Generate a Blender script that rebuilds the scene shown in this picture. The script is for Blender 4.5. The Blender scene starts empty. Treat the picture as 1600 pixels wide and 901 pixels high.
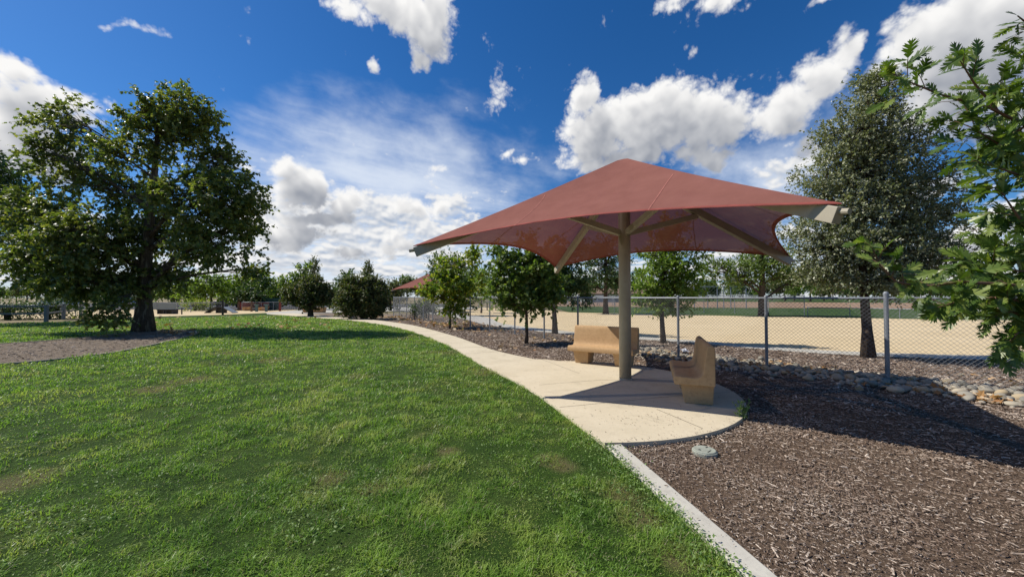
import bpy, math, random
import numpy as np
from mathutils import Vector, Matrix

random.seed(7)
RNG = np.random.default_rng(7)
scene = bpy.context.scene
COL = scene.collection
R = math.radians
F = 600.0            # focal length in photo pixels (photo is 1600 px wide)
EYE = 1.5
PITCH = math.atan(13.5 / F)

# ------------------------------------------------------------------ camera geometry helpers
def ray(px, py):
    a, b = (px - 800) / F, (450.5 - py) / F
    return Vector((a, math.cos(PITCH) - b * math.sin(PITCH), math.sin(PITCH) + b * math.cos(PITCH)))
def at(px, py, Y):                     # the point seen at a photo pixel, Y metres ahead
    d = ray(px, py); t = Y / d.y
    return Vector((d.x * t, Y, EYE + d.z * t))
def G(px, py, z=0.0):                  # the point of the ground seen at a photo pixel
    d = ray(px, py); t = (z - EYE) / d.z
    return Vector((d.x * t, d.y * t, z))

# ------------------------------------------------------------------ object helpers
def tag(o, label=None, cat=None, group=None, kind=None):
    if label: o['label'] = label
    if cat: o['category'] = cat
    if group: o['group'] = group
    if kind: o['kind'] = kind
    return o
def empty(name, loc, rz=0.0, label=None, cat=None, group=None):
    o = bpy.data.objects.new(name, None); COL.objects.link(o)
    o.location = loc; o.rotation_euler = (0, 0, rz); o.empty_display_size = 0.2
    return tag(o, label, cat, group)
def link_mesh(name, me, mat, parent=None, loc=None):
    if mat:
        for m in (mat if isinstance(mat, (list, tuple)) else [mat]): me.materials.append(m)
    o = bpy.data.objects.new(name, me); COL.objects.link(o)
    if parent: o.parent = parent
    if loc is not None: o.location = loc
    return o
def np_mesh(name, V, loops, sizes, mat, parent=None, smooth=False, loc=None):
    me = bpy.data.meshes.new(name)
    V = np.asarray(V, np.float32); loops = np.asarray(loops, np.int32).ravel(); sizes = np.asarray(sizes, np.int32)
    me.vertices.add(len(V)); me.vertices.foreach_set('co', V.ravel())
    me.loops.add(len(loops)); me.loops.foreach_set('vertex_index', loops)
    me.polygons.add(len(sizes))
    starts = np.zeros(len(sizes), np.int32); starts[1:] = np.cumsum(sizes)[:-1]
    me.polygons.foreach_set('loop_start', starts)
    me.polygons.foreach_set('loop_total', sizes)
    me.polygons.foreach_set('use_smooth', np.full(len(sizes), bool(smooth)))
    me.update(calc_edges=True); me.validate()
    return link_mesh(name, me, mat, parent, loc)

class MB:                              # collects simple shapes into one mesh
    def __init__(s): s.v = []; s.f = []
    def add(s, vs, fs):
        k = len(s.v); s.v += [tuple(p) for p in vs]; s.f += [tuple(i + k for i in f) for f in fs]; return s
    def box(s, c, d, rz=0.0, M=None):
        vs = [Vector((x * d[0] / 2, y * d[1] / 2, z * d[2] / 2)) for x in (-1, 1) for y in (-1, 1) for z in (-1, 1)]
        m = M or Matrix.Rotation(rz, 3, 'Z')
        vs = [m @ p + Vector(c) for p in vs]
        return s.add(vs, [(0, 1, 3, 2), (4, 6, 7, 5), (0, 4, 5, 1), (2, 3, 7, 6), (0, 2, 6, 4), (1, 5, 7, 3)])
    def frustum(s, c0, d0, c1, d1, rz=0.0):
        m = Matrix.Rotation(rz, 3, 'Z'); vs = []
        for c, d in ((c0, d0), (c1, d1)):
            for x, y in ((-1, -1), (1, -1), (1, 1), (-1, 1)):
                vs.append(m @ Vector((c[0] + x * d[0] / 2, c[1] + y * d[1] / 2, c[2])))
        return s.add(vs, [(3, 2, 1, 0), (4, 5, 6, 7), (0, 1, 5, 4), (1, 2, 6, 5), (2, 3, 7, 6), (3, 0, 4, 7)])
    def beam(s, p, q, w, h0, h1=None, up=Vector((0, 0, 1))):      # rectangular bar, h measured vertically
        p, q = Vector(p), Vector(q); h1 = h0 if h1 is None else h1
        d = (q - p).normalized(); side = d.cross(up).normalized(); u = side.cross(d).normalized(); vs = []
        for c, h in ((p, h0), (q, h1)):
            for a, b in ((-1, -1), (1, -1), (1, 1), (-1, 1)):
                vs.append(c + side * a * w / 2 + u * b * h / 2)
        return s.add(vs, [(3, 2, 1, 0), (4, 5, 6, 7), (0, 1, 5, 4), (1, 2, 6, 5), (2, 3, 7, 6), (3, 0, 4, 7)])
    def tube(s, pts, rad, n=8, caps=True):
        pts = [Vector(p) for p in pts]; rad = rad if isinstance(rad, (list, tuple)) else [rad] * len(pts)
        k = len(s.v); ref = None
        for i, p in enumerate(pts):
            d = (pts[min(i + 1, len(pts) - 1)] - pts[max(i - 1, 0)]).normalized()
            if ref is None:
                ref = d.cross(Vector((0, 1, 0)) if abs(d.y) < .9 else Vector((1, 0, 0))).normalized()
            a = (ref - d * ref.dot(d)).normalized(); b = d.cross(a); ref = a
            for j in range(n):
                t = 2 * math.pi * j / n
                s.v.append(tuple(p + (a * math.cos(t) + b * math.sin(t)) * rad[i]))
        for i in range(len(pts) - 1):
            for j in range(n):
                j2 = (j + 1) % n
                s.f.append((k + i * n + j, k + i * n + j2, k + (i + 1) * n + j2, k + (i + 1) * n + j))
        if caps:
            s.f.append(tuple(k + j for j in reversed(range(n))))
            s.f.append(tuple(k + (len(pts) - 1) * n + j for j in range(n)))
        return s
    def lathe(s, c, prof, n=24):
        k = len(s.v)
        for r, z in prof:
            for j in range(n):
                t = 2 * math.pi * j / n
                s.v.append((c[0] + r * math.cos(t), c[1] + r * math.sin(t), c[2] + z))
        for i in range(len(prof) - 1):
            for j in range(n):
                j2 = (j + 1) % n
                s.f.append((k + i * n + j, k + i * n + j2, k + (i + 1) * n + j2, k + (i + 1) * n + j))
        s.f.append(tuple(k + j for j in reversed(range(n)))); s.f.append(tuple(k + (len(prof) - 1) * n + j for j in range(n)))
        return s
    def slab(s, poly, z0, z1):         # polygon (x, y) extruded from z0 to z1
        n = len(poly); vs = [(p[0], p[1], z0) for p in poly] + [(p[0], p[1], z1) for p in poly]
        return s.add(vs, [tuple(reversed(range(n))), tuple(range(n, 2 * n))] + [(i, (i + 1) % n, n + (i + 1) % n, n + i) for i in range(n)])
    def build(s, name, mat, parent=None, smooth=False, bevel=0.0, seg=2, angle=None, loc=None):
        me = bpy.data.meshes.new(name); me.from_pydata(s.v, [], s.f); me.validate()
        if smooth:
            me.polygons.foreach_set('use_smooth', [True] * len(me.polygons))
        o = link_mesh(name, me, mat, parent, loc)
        if bevel:
            m = o.modifiers.new('bevel', 'BEVEL'); m.width = bevel; m.segments = seg; m.limit_method = 'ANGLE'; m.angle_limit = R(35)
            me.polygons.foreach_set('use_smooth', [True] * len(me.polygons))
            m.harden_normals = True
        return o
def sheet(name, poly, z, mat, kind='structure'):
    me = bpy.data.meshes.new(name)
    me.from_pydata([(p[0], p[1], z) for p in poly], [], [tuple(range(len(poly)))])
    me.update()
    if me.polygons[0].normal.z < 0: me.flip_normals()
    o = link_mesh(name, me, mat); o['kind'] = kind
    return o

# ------------------------------------------------------------------ material helpers
class N:
    def __init__(s, nt): s.nt = nt; s.n = nt.nodes; s.l = nt.links
    def new(s, t, **kw):
        n = s.n.new(t)
        for k, v in kw.items(): setattr(n, k, v)
        return n
    def link(s, a, b): s.l.new(a, b)
    def val(s, sock, v):
        if isinstance(v, bpy.types.NodeSocket): s.l.new(v, sock)
        else: sock.default_value = v
    def math(s, op, a, b=0.0, clamp=False):
        n = s.new('ShaderNodeMath', operation=op, use_clamp=clamp); s.val(n.inputs[0], a); s.val(n.inputs[1], b); return n.outputs[0]
    def noise(s, vec, scale, detail=4, rough=.55, dist=0.0):
        n = s.new('ShaderNodeTexNoise'); s.val(n.inputs['Vector'], vec); n.inputs['Scale'].default_value = scale
        n.inputs['Detail'].default_value = detail; n.inputs['Roughness'].default_value = rough; n.inputs['Distortion'].default_value = dist
        return n.outputs[0]
    def ramp(s, fac, stops):
        n = s.new('ShaderNodeValToRGB'); s.val(n.inputs[0], fac); e = n.color_ramp.elements
        e[0].position, e[0].color = stops[0][0], (*stops[0][1], 1); e[1].position, e[1].color = stops[-1][0], (*stops[-1][1], 1)
        for p, c in stops[1:-1]: x = e.new(p); x.color = (*c, 1)
        return n.outputs[0]
    def range(s, v, a, b, c=0.0, d=1.0, smooth=False):
        n = s.new('ShaderNodeMapRange'); n.interpolation_type = 'SMOOTHSTEP' if smooth else 'LINEAR'
        s.val(n.inputs[0], v)
        for i, x in enumerate((a, b, c, d)): s.val(n.inputs[i + 1], x)
        return n.outputs[0]
    def mix(s, fac, a, b, blend='MIX'):
        n = s.new('ShaderNodeMix', data_type='RGBA', blend_type=blend); s.val(n.inputs[0], fac)
        for i, x in ((6, a), (7, b)):
            s.val(n.inputs[i], (*x, 1) if isinstance(x, tuple) else x)
        return n.outputs[2]
    def bump(s, h, strength=.3, dist=.01):
        n = s.new('ShaderNodeBump'); n.inputs['Strength'].default_value = strength; n.inputs['Distance'].default_value = dist
        s.val(n.inputs['Height'], h); return n.outputs[0]
    def pos(s): return s.new('ShaderNodeNewGeometry').outputs['Position']
    def obj(s): return s.new('ShaderNodeTexCoord').outputs['Object']
    def island(s): return s.new('ShaderNodeNewGeometry').outputs['Random Per Island']
def material(name, rough=.8, spec=.3, metal=0.0):
    m = bpy.data.materials.new(name); m.use_nodes = True; nt = m.node_tree; b = nt.nodes['Principled BSDF']
    b.inputs['Roughness'].default_value = rough; b.inputs['Specular IOR Level'].default_value = spec; b.inputs['Metallic'].default_value = metal
    return m, N(nt), b
def plain(name, col, rough=.7, spec=.3, metal=0.0, var=.25, scale=6.0, bump=0.0):
    m, g, b = material(name, rough, spec, metal)
    p = g.obj(); n = g.noise(p, scale, 5, .6)
    c = g.mix(g.range(n, .3, .7), tuple(x * (1 - var) for x in col), tuple(min(1, x * (1 + var)) for x in col))
    g.link(c, b.inputs['Base Color'])
    if bump: g.link(g.bump(g.noise(p, scale * 9, 4), bump, .01), b.inputs['Normal'])
    return m
def leaf_mat(name, cols, rough=.45, spec=.35, trans=.35, patch=None):
    m, g, b = material(name, rough, spec)
    isl = g.island()
    n = len(cols); c = g.ramp(isl, [(i / (n - 1), cols[i]) for i in range(n)])
    if patch:                           # whole boughs that have turned colour
        c = g.mix(g.range(g.noise(g.obj(), patch[1], 2), patch[2], patch[2] + .12, 0, .75), c, patch[0])
    g.link(c, b.inputs['Base Color'])
    t = g.new('ShaderNodeBsdfTranslucent'); g.link(g.mix(1.0, c, (1.5, 1.7, .6), 'MULTIPLY'), t.inputs['Color'])
    mx = g.new('ShaderNodeMixShader'); mx.inputs[0].default_value = trans
    out = g.n['Material Output']
    g.link(b.outputs[0], mx.inputs[1]); g.link(t.outputs[0], mx.inputs[2]); g.link(mx.outputs[0], out.inputs['Surface'])
    return m

# ------------------------------------------------------------------ materials
DRY = [tuple(G(x, y))[:2] + (r_,) for x, y, r_ in ((755, 578, .55), (690, 548, .5), (625, 527, .7), (860, 712, .22), (880, 722, .18), (975, 765, .22), (1000, 800, .2), (1060, 860, .2), (520, 740, .22), (585, 755, .18), (300, 590, .55), (430, 560, .6), (240, 605, .5), (30, 745, .35), (380, 548, .8), (560, 585, .3), (700, 700, .18))]
def m_lawn():
    m, g, b = material('lawn_soil', .95, .1)
    p = g.pos()
    c = g.ramp(g.noise(p, 1.3, 6, .65), [(.3, (.022, .05, .008)), (.5, (.045, .085, .014)), (.72, (.075, .10, .025))])
    c = g.mix(g.range(g.noise(p, 45, 4, .7), .45, .7), c, (.018, .032, .008))
    for x, y, r_ in DRY:
        v = g.new('ShaderNodeVectorMath', operation='DISTANCE'); g.link(p, v.inputs[0]); v.inputs[1].default_value = (x, y, 0)
        c = g.mix(g.range(v.outputs['Value'], r_, r_ * .3, 0, .5, True), c, (.20, .15, .08))
    g.link(c, b.inputs['Base Color']); g.link(g.bump(g.noise(p, 60, 5, .7), .9, .03), b.inputs['Normal'])
    return m
def m_blade():
    m, g, b = material('grass_blade', .42, .4)
    p = g.pos(); isl = g.island()
    big = g.noise(p, .6, 5, .65, .5); mid = g.noise(p, 2.8, 4, .65, .4)
    c = g.ramp(g.math('ADD', g.math('MULTIPLY', big, .5), g.math('MULTIPLY', mid, .5)),
               [(.41, (.095, .20, .028)), (.475, (.18, .32, .043)), (.53, (.29, .42, .07)), (.60, (.46, .51, .135))])
    c = g.mix(g.range(isl, 0, 1, 0, .4), c, (.24, .365, .06))
    dry = g.range(g.noise(p, .9, 6, .68, .8), .54, .68)
    for x, y, r_ in DRY:                # worn, straw coloured patches
        v = g.new('ShaderNodeVectorMath', operation='DISTANCE'); g.link(p, v.inputs[0]); v.inputs[1].default_value = (x, y, 0)
        d_ = g.math('ADD', v.outputs['Value'], g.math('MULTIPLY', g.math('SUBTRACT', g.noise(p, 2.2, 4), .5), r_ * 3.0))
        dry = g.math('MAXIMUM', dry, g.math('MULTIPLY', g.range(d_, r_ * 1.25, r_ * .2, 0, 1.0, True), g.range(g.noise(p, 5, 5, .7), .40, .58, .15, 1.0)))
    dry = g.math('MULTIPLY', dry, g.range(isl, .15, 1.0, .9, .15), True)
    c = g.mix(dry, c, (.34, .255, .135))
    c = g.mix(g.range(isl, .94, .95), c, (.42, .37, .22))
    g.link(c, b.inputs['Base Color'])
    t = g.new('ShaderNodeBsdfTranslucent'); g.link(g.mix(1.0, c, (1.3, 1.4, .75), 'MULTIPLY'), t.inputs['Color'])
    mx = g.new('ShaderNodeMixShader'); mx.inputs[0].default_value = .38
    g.link(b.outputs[0], mx.inputs[1]); g.link(t.outputs[0], mx.inputs[2]); g.link(mx.outputs[0], g.n['Material Output'].inputs['Surface'])
    return m
def m_concrete(name, a, bcol, scale=1.0):
    m, g, b = material(name, .85, .25)
    p = g.pos()
    n1 = g.noise(p, 1.1 * scale, 6, .65, .3); n2 = g.noise(p, 14 * scale, 6, .7); n3 = g.noise(p, 120, 3, .6)
    c = g.mix(g.range(n1, .32, .68), a, bcol)
    c = g.mix(g.range(n2, .5, .75, 0, .35), c, tuple(x * .72 for x in a))
    c = g.mix(g.range(g.noise(p, 2.3 * scale, 5, .7, 1.2), .54, .66, 0, .38), c, tuple(x * .70 for x in a))
    c = g.mix(g.range(n3, .62, .72, 0, .5), c, tuple(x * .6 for x in a))
    g.link(c, b.inputs['Base Color']); g.link(g.bump(g.math('ADD', n2, g.math('MULTIPLY', n3, .5)), .25, .006), b.inputs['Normal'])
    return m
def m_mulch_soil():
    m, g, b = material('mulch_bed', .95, .15)
    p = g.pos(); n = g.noise(p, 38, 6, .75); n2 = g.noise(p, 1.2, 4, .6)
    c = g.ramp(n, [(.3, (.06, .040, .026)), (.5, (.145, .099, .066)), (.62, (.26, .185, .128)), (.75, (.42, .325, .24))])
    c = g.mix(g.range(n2, .4, .7, 0, .5), c, (.085, .055, .038))
    sx = g.new('ShaderNodeSeparateXYZ'); g.link(p, sx.inputs[0])
    c = g.mix(g.range(sx.outputs[0], -8, -9.5, 0, .42), c, (.27, .225, .17))
    g.link(c, b.inputs['Base Color']); g.link(g.bump(n, 1.0, .03), b.inputs['Normal'])
    return m
def m_chip():
    m, g, b = material('wood_chip', .85, .2)
    isl = g.island(); p = g.pos()
    c = g.ramp(isl, [(0, (.07, .047, .033)), (.2, (.155, .108, .076)), (.5, (.265, .20, .152)), (.8, (.39, .31, .24)), (1, (.64, .54, .44))])
    c = g.mix(g.range(g.noise(p, 1.3, 4), .42, .68, 0, .5), c, (.15, .095, .065))
    sx = g.new('ShaderNodeSeparateXYZ'); g.link(p, sx.inputs[0])
    c = g.mix(g.range(sx.outputs[0], -8, -9.5, 0, .42), c, (.27, .225, .17))
    g.link(c, b.inputs['Base Color']); return m
def m_sand(name, a, bcol, spk, sc=1.0):
    m, g, b = material(name, .95, .1)
    p = g.pos(); n1 = g.noise(p, .35 * sc, 6, .6, .5); n2 = g.noise(p, 9, 6, .75); n3 = g.noise(p, 70, 2, .5)
    c = g.mix(g.range(n1, .3, .7), a, bcol)
    c = g.mix(g.range(n2, .5, .72, 0, .45), c, tuple(x * .68 for x in a))
    c = g.mix(g.range(n3, .66, .72, 0, .7), c, spk)
    g.link(c, b.inputs['Base Color']); g.link(g.bump(n2, .6, .03), b.inputs['Normal'])
    return m
def m_ground():
    m, g, b = material('open_ground', .95, .1)
    p = g.pos(); n = g.noise(p, .05, 6, .6); n2 = g.noise(p, 1.5, 5, .7)
    c = g.ramp(n, [(.35, (.10, .11, .04)), (.5, (.24, .19, .11)), (.65, (.32, .26, .16))])
    c = g.mix(g.range(n2, .4, .7, 0, .5), c, (.13, .11, .06))
    g.link(c, b.inputs['Base Color']); return m
def m_turf(name, a, bcol):
    m, g, b = material(name, .9, .1)
    p = g.pos(); n = g.noise(p, .4, 6, .65); n2 = g.noise(p, 14, 5, .75)
    c = g.mix(g.range(n, .3, .7), a, bcol); c = g.mix(g.range(n2, .45, .7, 0, .55), c, tuple(x * .45 for x in a))
    g.link(c, b.inputs['Base Color']); g.link(g.bump(n2, .9, .05), b.inputs['Normal']); return m
def m_fabric():
    m = bpy.data.materials.new('shade_cloth'); m.use_nodes = True; g = N(m.node_tree); g.n.clear()
    p = g.obj()
    n = g.noise(p, 3.0, 4, .6)
    mp = g.new('ShaderNodeMapping'); g.link(p, mp.inputs[0]); mp.inputs['Scale'].default_value = (40, 40, 3)
    streak = g.noise(mp.outputs[0], 6, 3, .6)
    c = g.mix(g.range(n, .3, .7), (.262, .110, .088), (.30, .130, .104))
    c = g.mix(g.range(streak, .5, .8, 0, .3), c, (.345, .165, .135))
    d = g.new('ShaderNodeBsdfDiffuse'); g.link(c, d.inputs['Color'])
    w = g.noise(p, 160, 2, .5); wr = g.noise(p, 2.2, 3, .5, .6); g.link(g.bump(g.math('ADD', g.math('MULTIPLY', w, .06), wr), .35, .05), d.inputs['Normal'])
    t = g.new('ShaderNodeBsdfTranslucent'); g.link(g.mix(1.0, c, (.55, .33, .28), 'MULTIPLY'), t.inputs['Color'])
    s1 = g.new('ShaderNodeMixShader'); s1.inputs[0].default_value = .15; g.link(d.outputs[0], s1.inputs[1]); g.link(t.outputs[0], s1.inputs[2])
    tr = g.new('ShaderNodeBsdfTransparent'); tr.inputs[0].default_value = (1, .9, .92, 1)
    s2 = g.new('ShaderNodeMixShader'); s2.inputs[0].default_value = .055; g.link(s1.outputs[0], s2.inputs[1]); g.link(tr.outputs[0], s2.inputs[2])
    o = g.new('ShaderNodeOutputMaterial'); g.link(s2.outputs[0], o.inputs['Surface'])
    return m
def m_bark(name, a, bcol, patch=None):
    m, g, b = material(name, .9, .15)
    p = g.obj(); mp = g.new('ShaderNodeMapping'); g.link(p, mp.inputs[0]); mp.inputs['Scale'].default_value = (1, 1, .22)
    n = g.noise(mp.outputs[0], 26, 6, .7)
    c = g.mix(g.range(n, .35, .65), a, bcol)
    if patch: c = g.mix(g.range(g.noise(mp.outputs[0], 7, 3), .55, .62), c, patch)
    g.link(c, b.inputs['Base Color']); g.link(g.bump(n, .9, .03), b.inputs['Normal']); return m
def m_rock():
    m, g, b = material('river_rock', .8, .3)
    oi = g.new('ShaderNodeObjectInfo'); p = g.obj()
    c = g.ramp(oi.outputs['Random'], [(0, (.23, .215, .18)), (.22, (.35, .31, .24)), (.42, (.47, .36, .21)), (.58, (.27, .255, .215)), (.78, (.42, .37, .28)), (1, (.55, .46, .32))])
    c = g.mix(g.range(g.noise(p, 14, 5, .7), .4, .7, 0, .5), c, (.13, .12, .10))
    g.link(c, b.inputs['Base Color']); g.link(g.bump(g.noise(p, 40, 4), .3, .01), b.inputs['Normal']); return m
def m_bench():
    m, g, b = material('tan_cast_concrete', .75, .3)
    p = g.obj(); n = g.noise(p, 2.4, 6, .65, .4); s = g.noise(p, 150, 2, .5); n2 = g.noise(p, 22, 5, .7)
    c = g.mix(g.range(n, .3, .7), (.43, .27, .13), (.53, .35, .185))
    c = g.mix(g.range(n2, .48, .68, 0, .55), c, (.33, .20, .095))
    c = g.mix(g.range(s, .6, .7, 0, .2), c, (.26, .165, .09))
    g.link(c, b.inputs['Base Color']); g.link(g.bump(g.math('ADD', n2, s), .22, .005), b.inputs['Normal']); return m

M = dict(
    lawn=m_lawn(), blade=m_blade(), mulch=m_mulch_soil(), chip=m_chip(), ground=m_ground(),
    path=m_concrete('path_concrete', (.55, .47, .33), (.63, .545, .395)),
    kerb=m_concrete('kerb_concrete', (.46, .43, .365), (.53, .50, .425), 2.0),
    strip=m_concrete('grey_concrete', (.42, .395, .335), (.49, .46, .40)),
    sand=m_sand('decomposed_granite', (.57, .445, .265), (.64, .505, .31), (.26, .19, .12)),
    infield=m_sand('infield_dirt', (.27, .175, .11), (.32, .215, .14), (.17, .11, .08)),
    turf=m_turf('far_turf', (.04, .08, .018), (.065, .105, .028)),
    fabric=m_fabric(), bench=m_bench(), rock=m_rock(),
    joint=plain('dark_joint', (.16, .13, .10), .95, .1),  # dark colour of the joint lines in the concrete
    beige=plain('beige_painted_steel', (.38, .335, .25), .5, .35, 0, .10, 5, .05),
    galv=plain('galvanised_steel', (.25, .265, .285), .5, .45, .3, .12, 9),
    wire=plain('galvanised_wire', (.19, .195, .20), .6, .35, .2, .1, 9),
    seam=plain('seam_thread', (.36, .14, .11), .9, .1),
    hem=plain('hem_webbing', (.27, .075, .06), .9, .1),
    dark=plain('dark_plastic', (.035, .035, .035), .6, .4),
    lid=plain('green_lid', (.30, .315, .26), .7, .3, 0, .2, 12, .2),
    paper=plain('white_paper', (.82, .82, .82), .8, .2, 0, .04),
    wood=plain('weathered_wood', (.16, .10, .07), .85, .2, 0, .3, 8, .3),
    redpaint=plain('dark_red_paint', (.22, .05, .04), .7, .3),
    teal=plain('teal_metal', (.09, .16, .16), .5, .4),
    ochre=plain('ochre_planter', (.48, .27, .12), .8, .2),
    white=plain('white_paint', (.74, .74, .72), .6, .3, 0, .06),
    grey=plain('grey_paint', (.17, .18, .18), .6, .3, 0, .1),
    screen=plain('green_windscreen', (.04, .09, .07), .9, .1),
    pale_screen=plain('pale_panel', (.24, .27, .26), .6, .3, 0, .08),
    glass=plain('dark_glass', (.03, .04, .05), .1, .6, 0, .1),
    carwhite=plain('white_car_paint', (.7, .71, .72), .25, .5, 0, .03),
    carblue=plain('blue_car_paint', (.08, .15, .30), .25, .5, 0, .05),
    cardark=plain('charcoal_car_paint', (.05, .055, .06), .25, .5, 0, .05),
    rubber=plain('tyre_rubber', (.02, .02, .02), .9, .2),
    alu=plain('ramp_grey', (.30, .32, .32), .5, .4, .2, .1),
    bark=m_bark('brown_bark', (.045, .033, .024), (.12, .09, .065)),
    bark_syc=m_bark('sycamore_bark', (.05, .04, .03), (.13, .10, .07), (.2, .17, .12)),
    bark_young=m_bark('young_bark', (.06, .042, .032), (.15, .11, .08)),
    twig=plain('red_twig', (.16, .085, .055), .7, .3),
    L_syc=leaf_mat('sycamore_leaf', [(.073, .112, .027), (.116, .152, .037), (.183, .207, .049), (.305, .287, .091)], .40, .5, .38),
    L_green=leaf_mat('green_leaf', [(.062, .111, .023), (.104, .166, .034), (.163, .221, .052), (.234, .273, .078)], .45, .4, .36),
    L_yellow=leaf_mat('turning_leaf', [(.084, .156, .022), (.168, .240, .031), (.276, .312, .038), (.396, .324, .054)], .5, .3, .42, ((.09, .14, .024), .9, .48)),
    L_light=leaf_mat('light_leaf', [(.102, .173, .029), (.173, .253, .041), (.244, .305, .061)], .5, .3, .35),
    L_dark=leaf_mat('dark_leaf', [(.042, .085, .026), (.079, .133, .038), (.133, .174, .053)], .45, .35, .2),
    L_shrub=leaf_mat('shrub_leaf', [(.047, .081, .027), (.081, .115, .035), (.121, .128, .047), (.176, .135, .068)], .5, .3, .28),
    L_holly=leaf_mat('holly_oak_leaf', [(.10, .12, .055), (.155, .175, .085), (.25, .26, .145), (.42, .41, .30)], .42, .45, .22),
    L_oak=leaf_mat('red_oak_leaf', [(.050, .094, .015), (.083, .138, .022), (.132, .193, .033), (.220, .264, .061)], .38, .45, .33),
    L_fallen=leaf_mat('fallen_leaf', [(.26, .12, .05), (.40, .23, .10), (.50, .34, .19), (.60, .50, .36)], .8, .15, .1),
    L_weed=leaf_mat('weed_leaf', [(.10, .18, .045), (.17, .26, .07), (.25, .32, .11)], .55, .35, .3),
)

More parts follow.
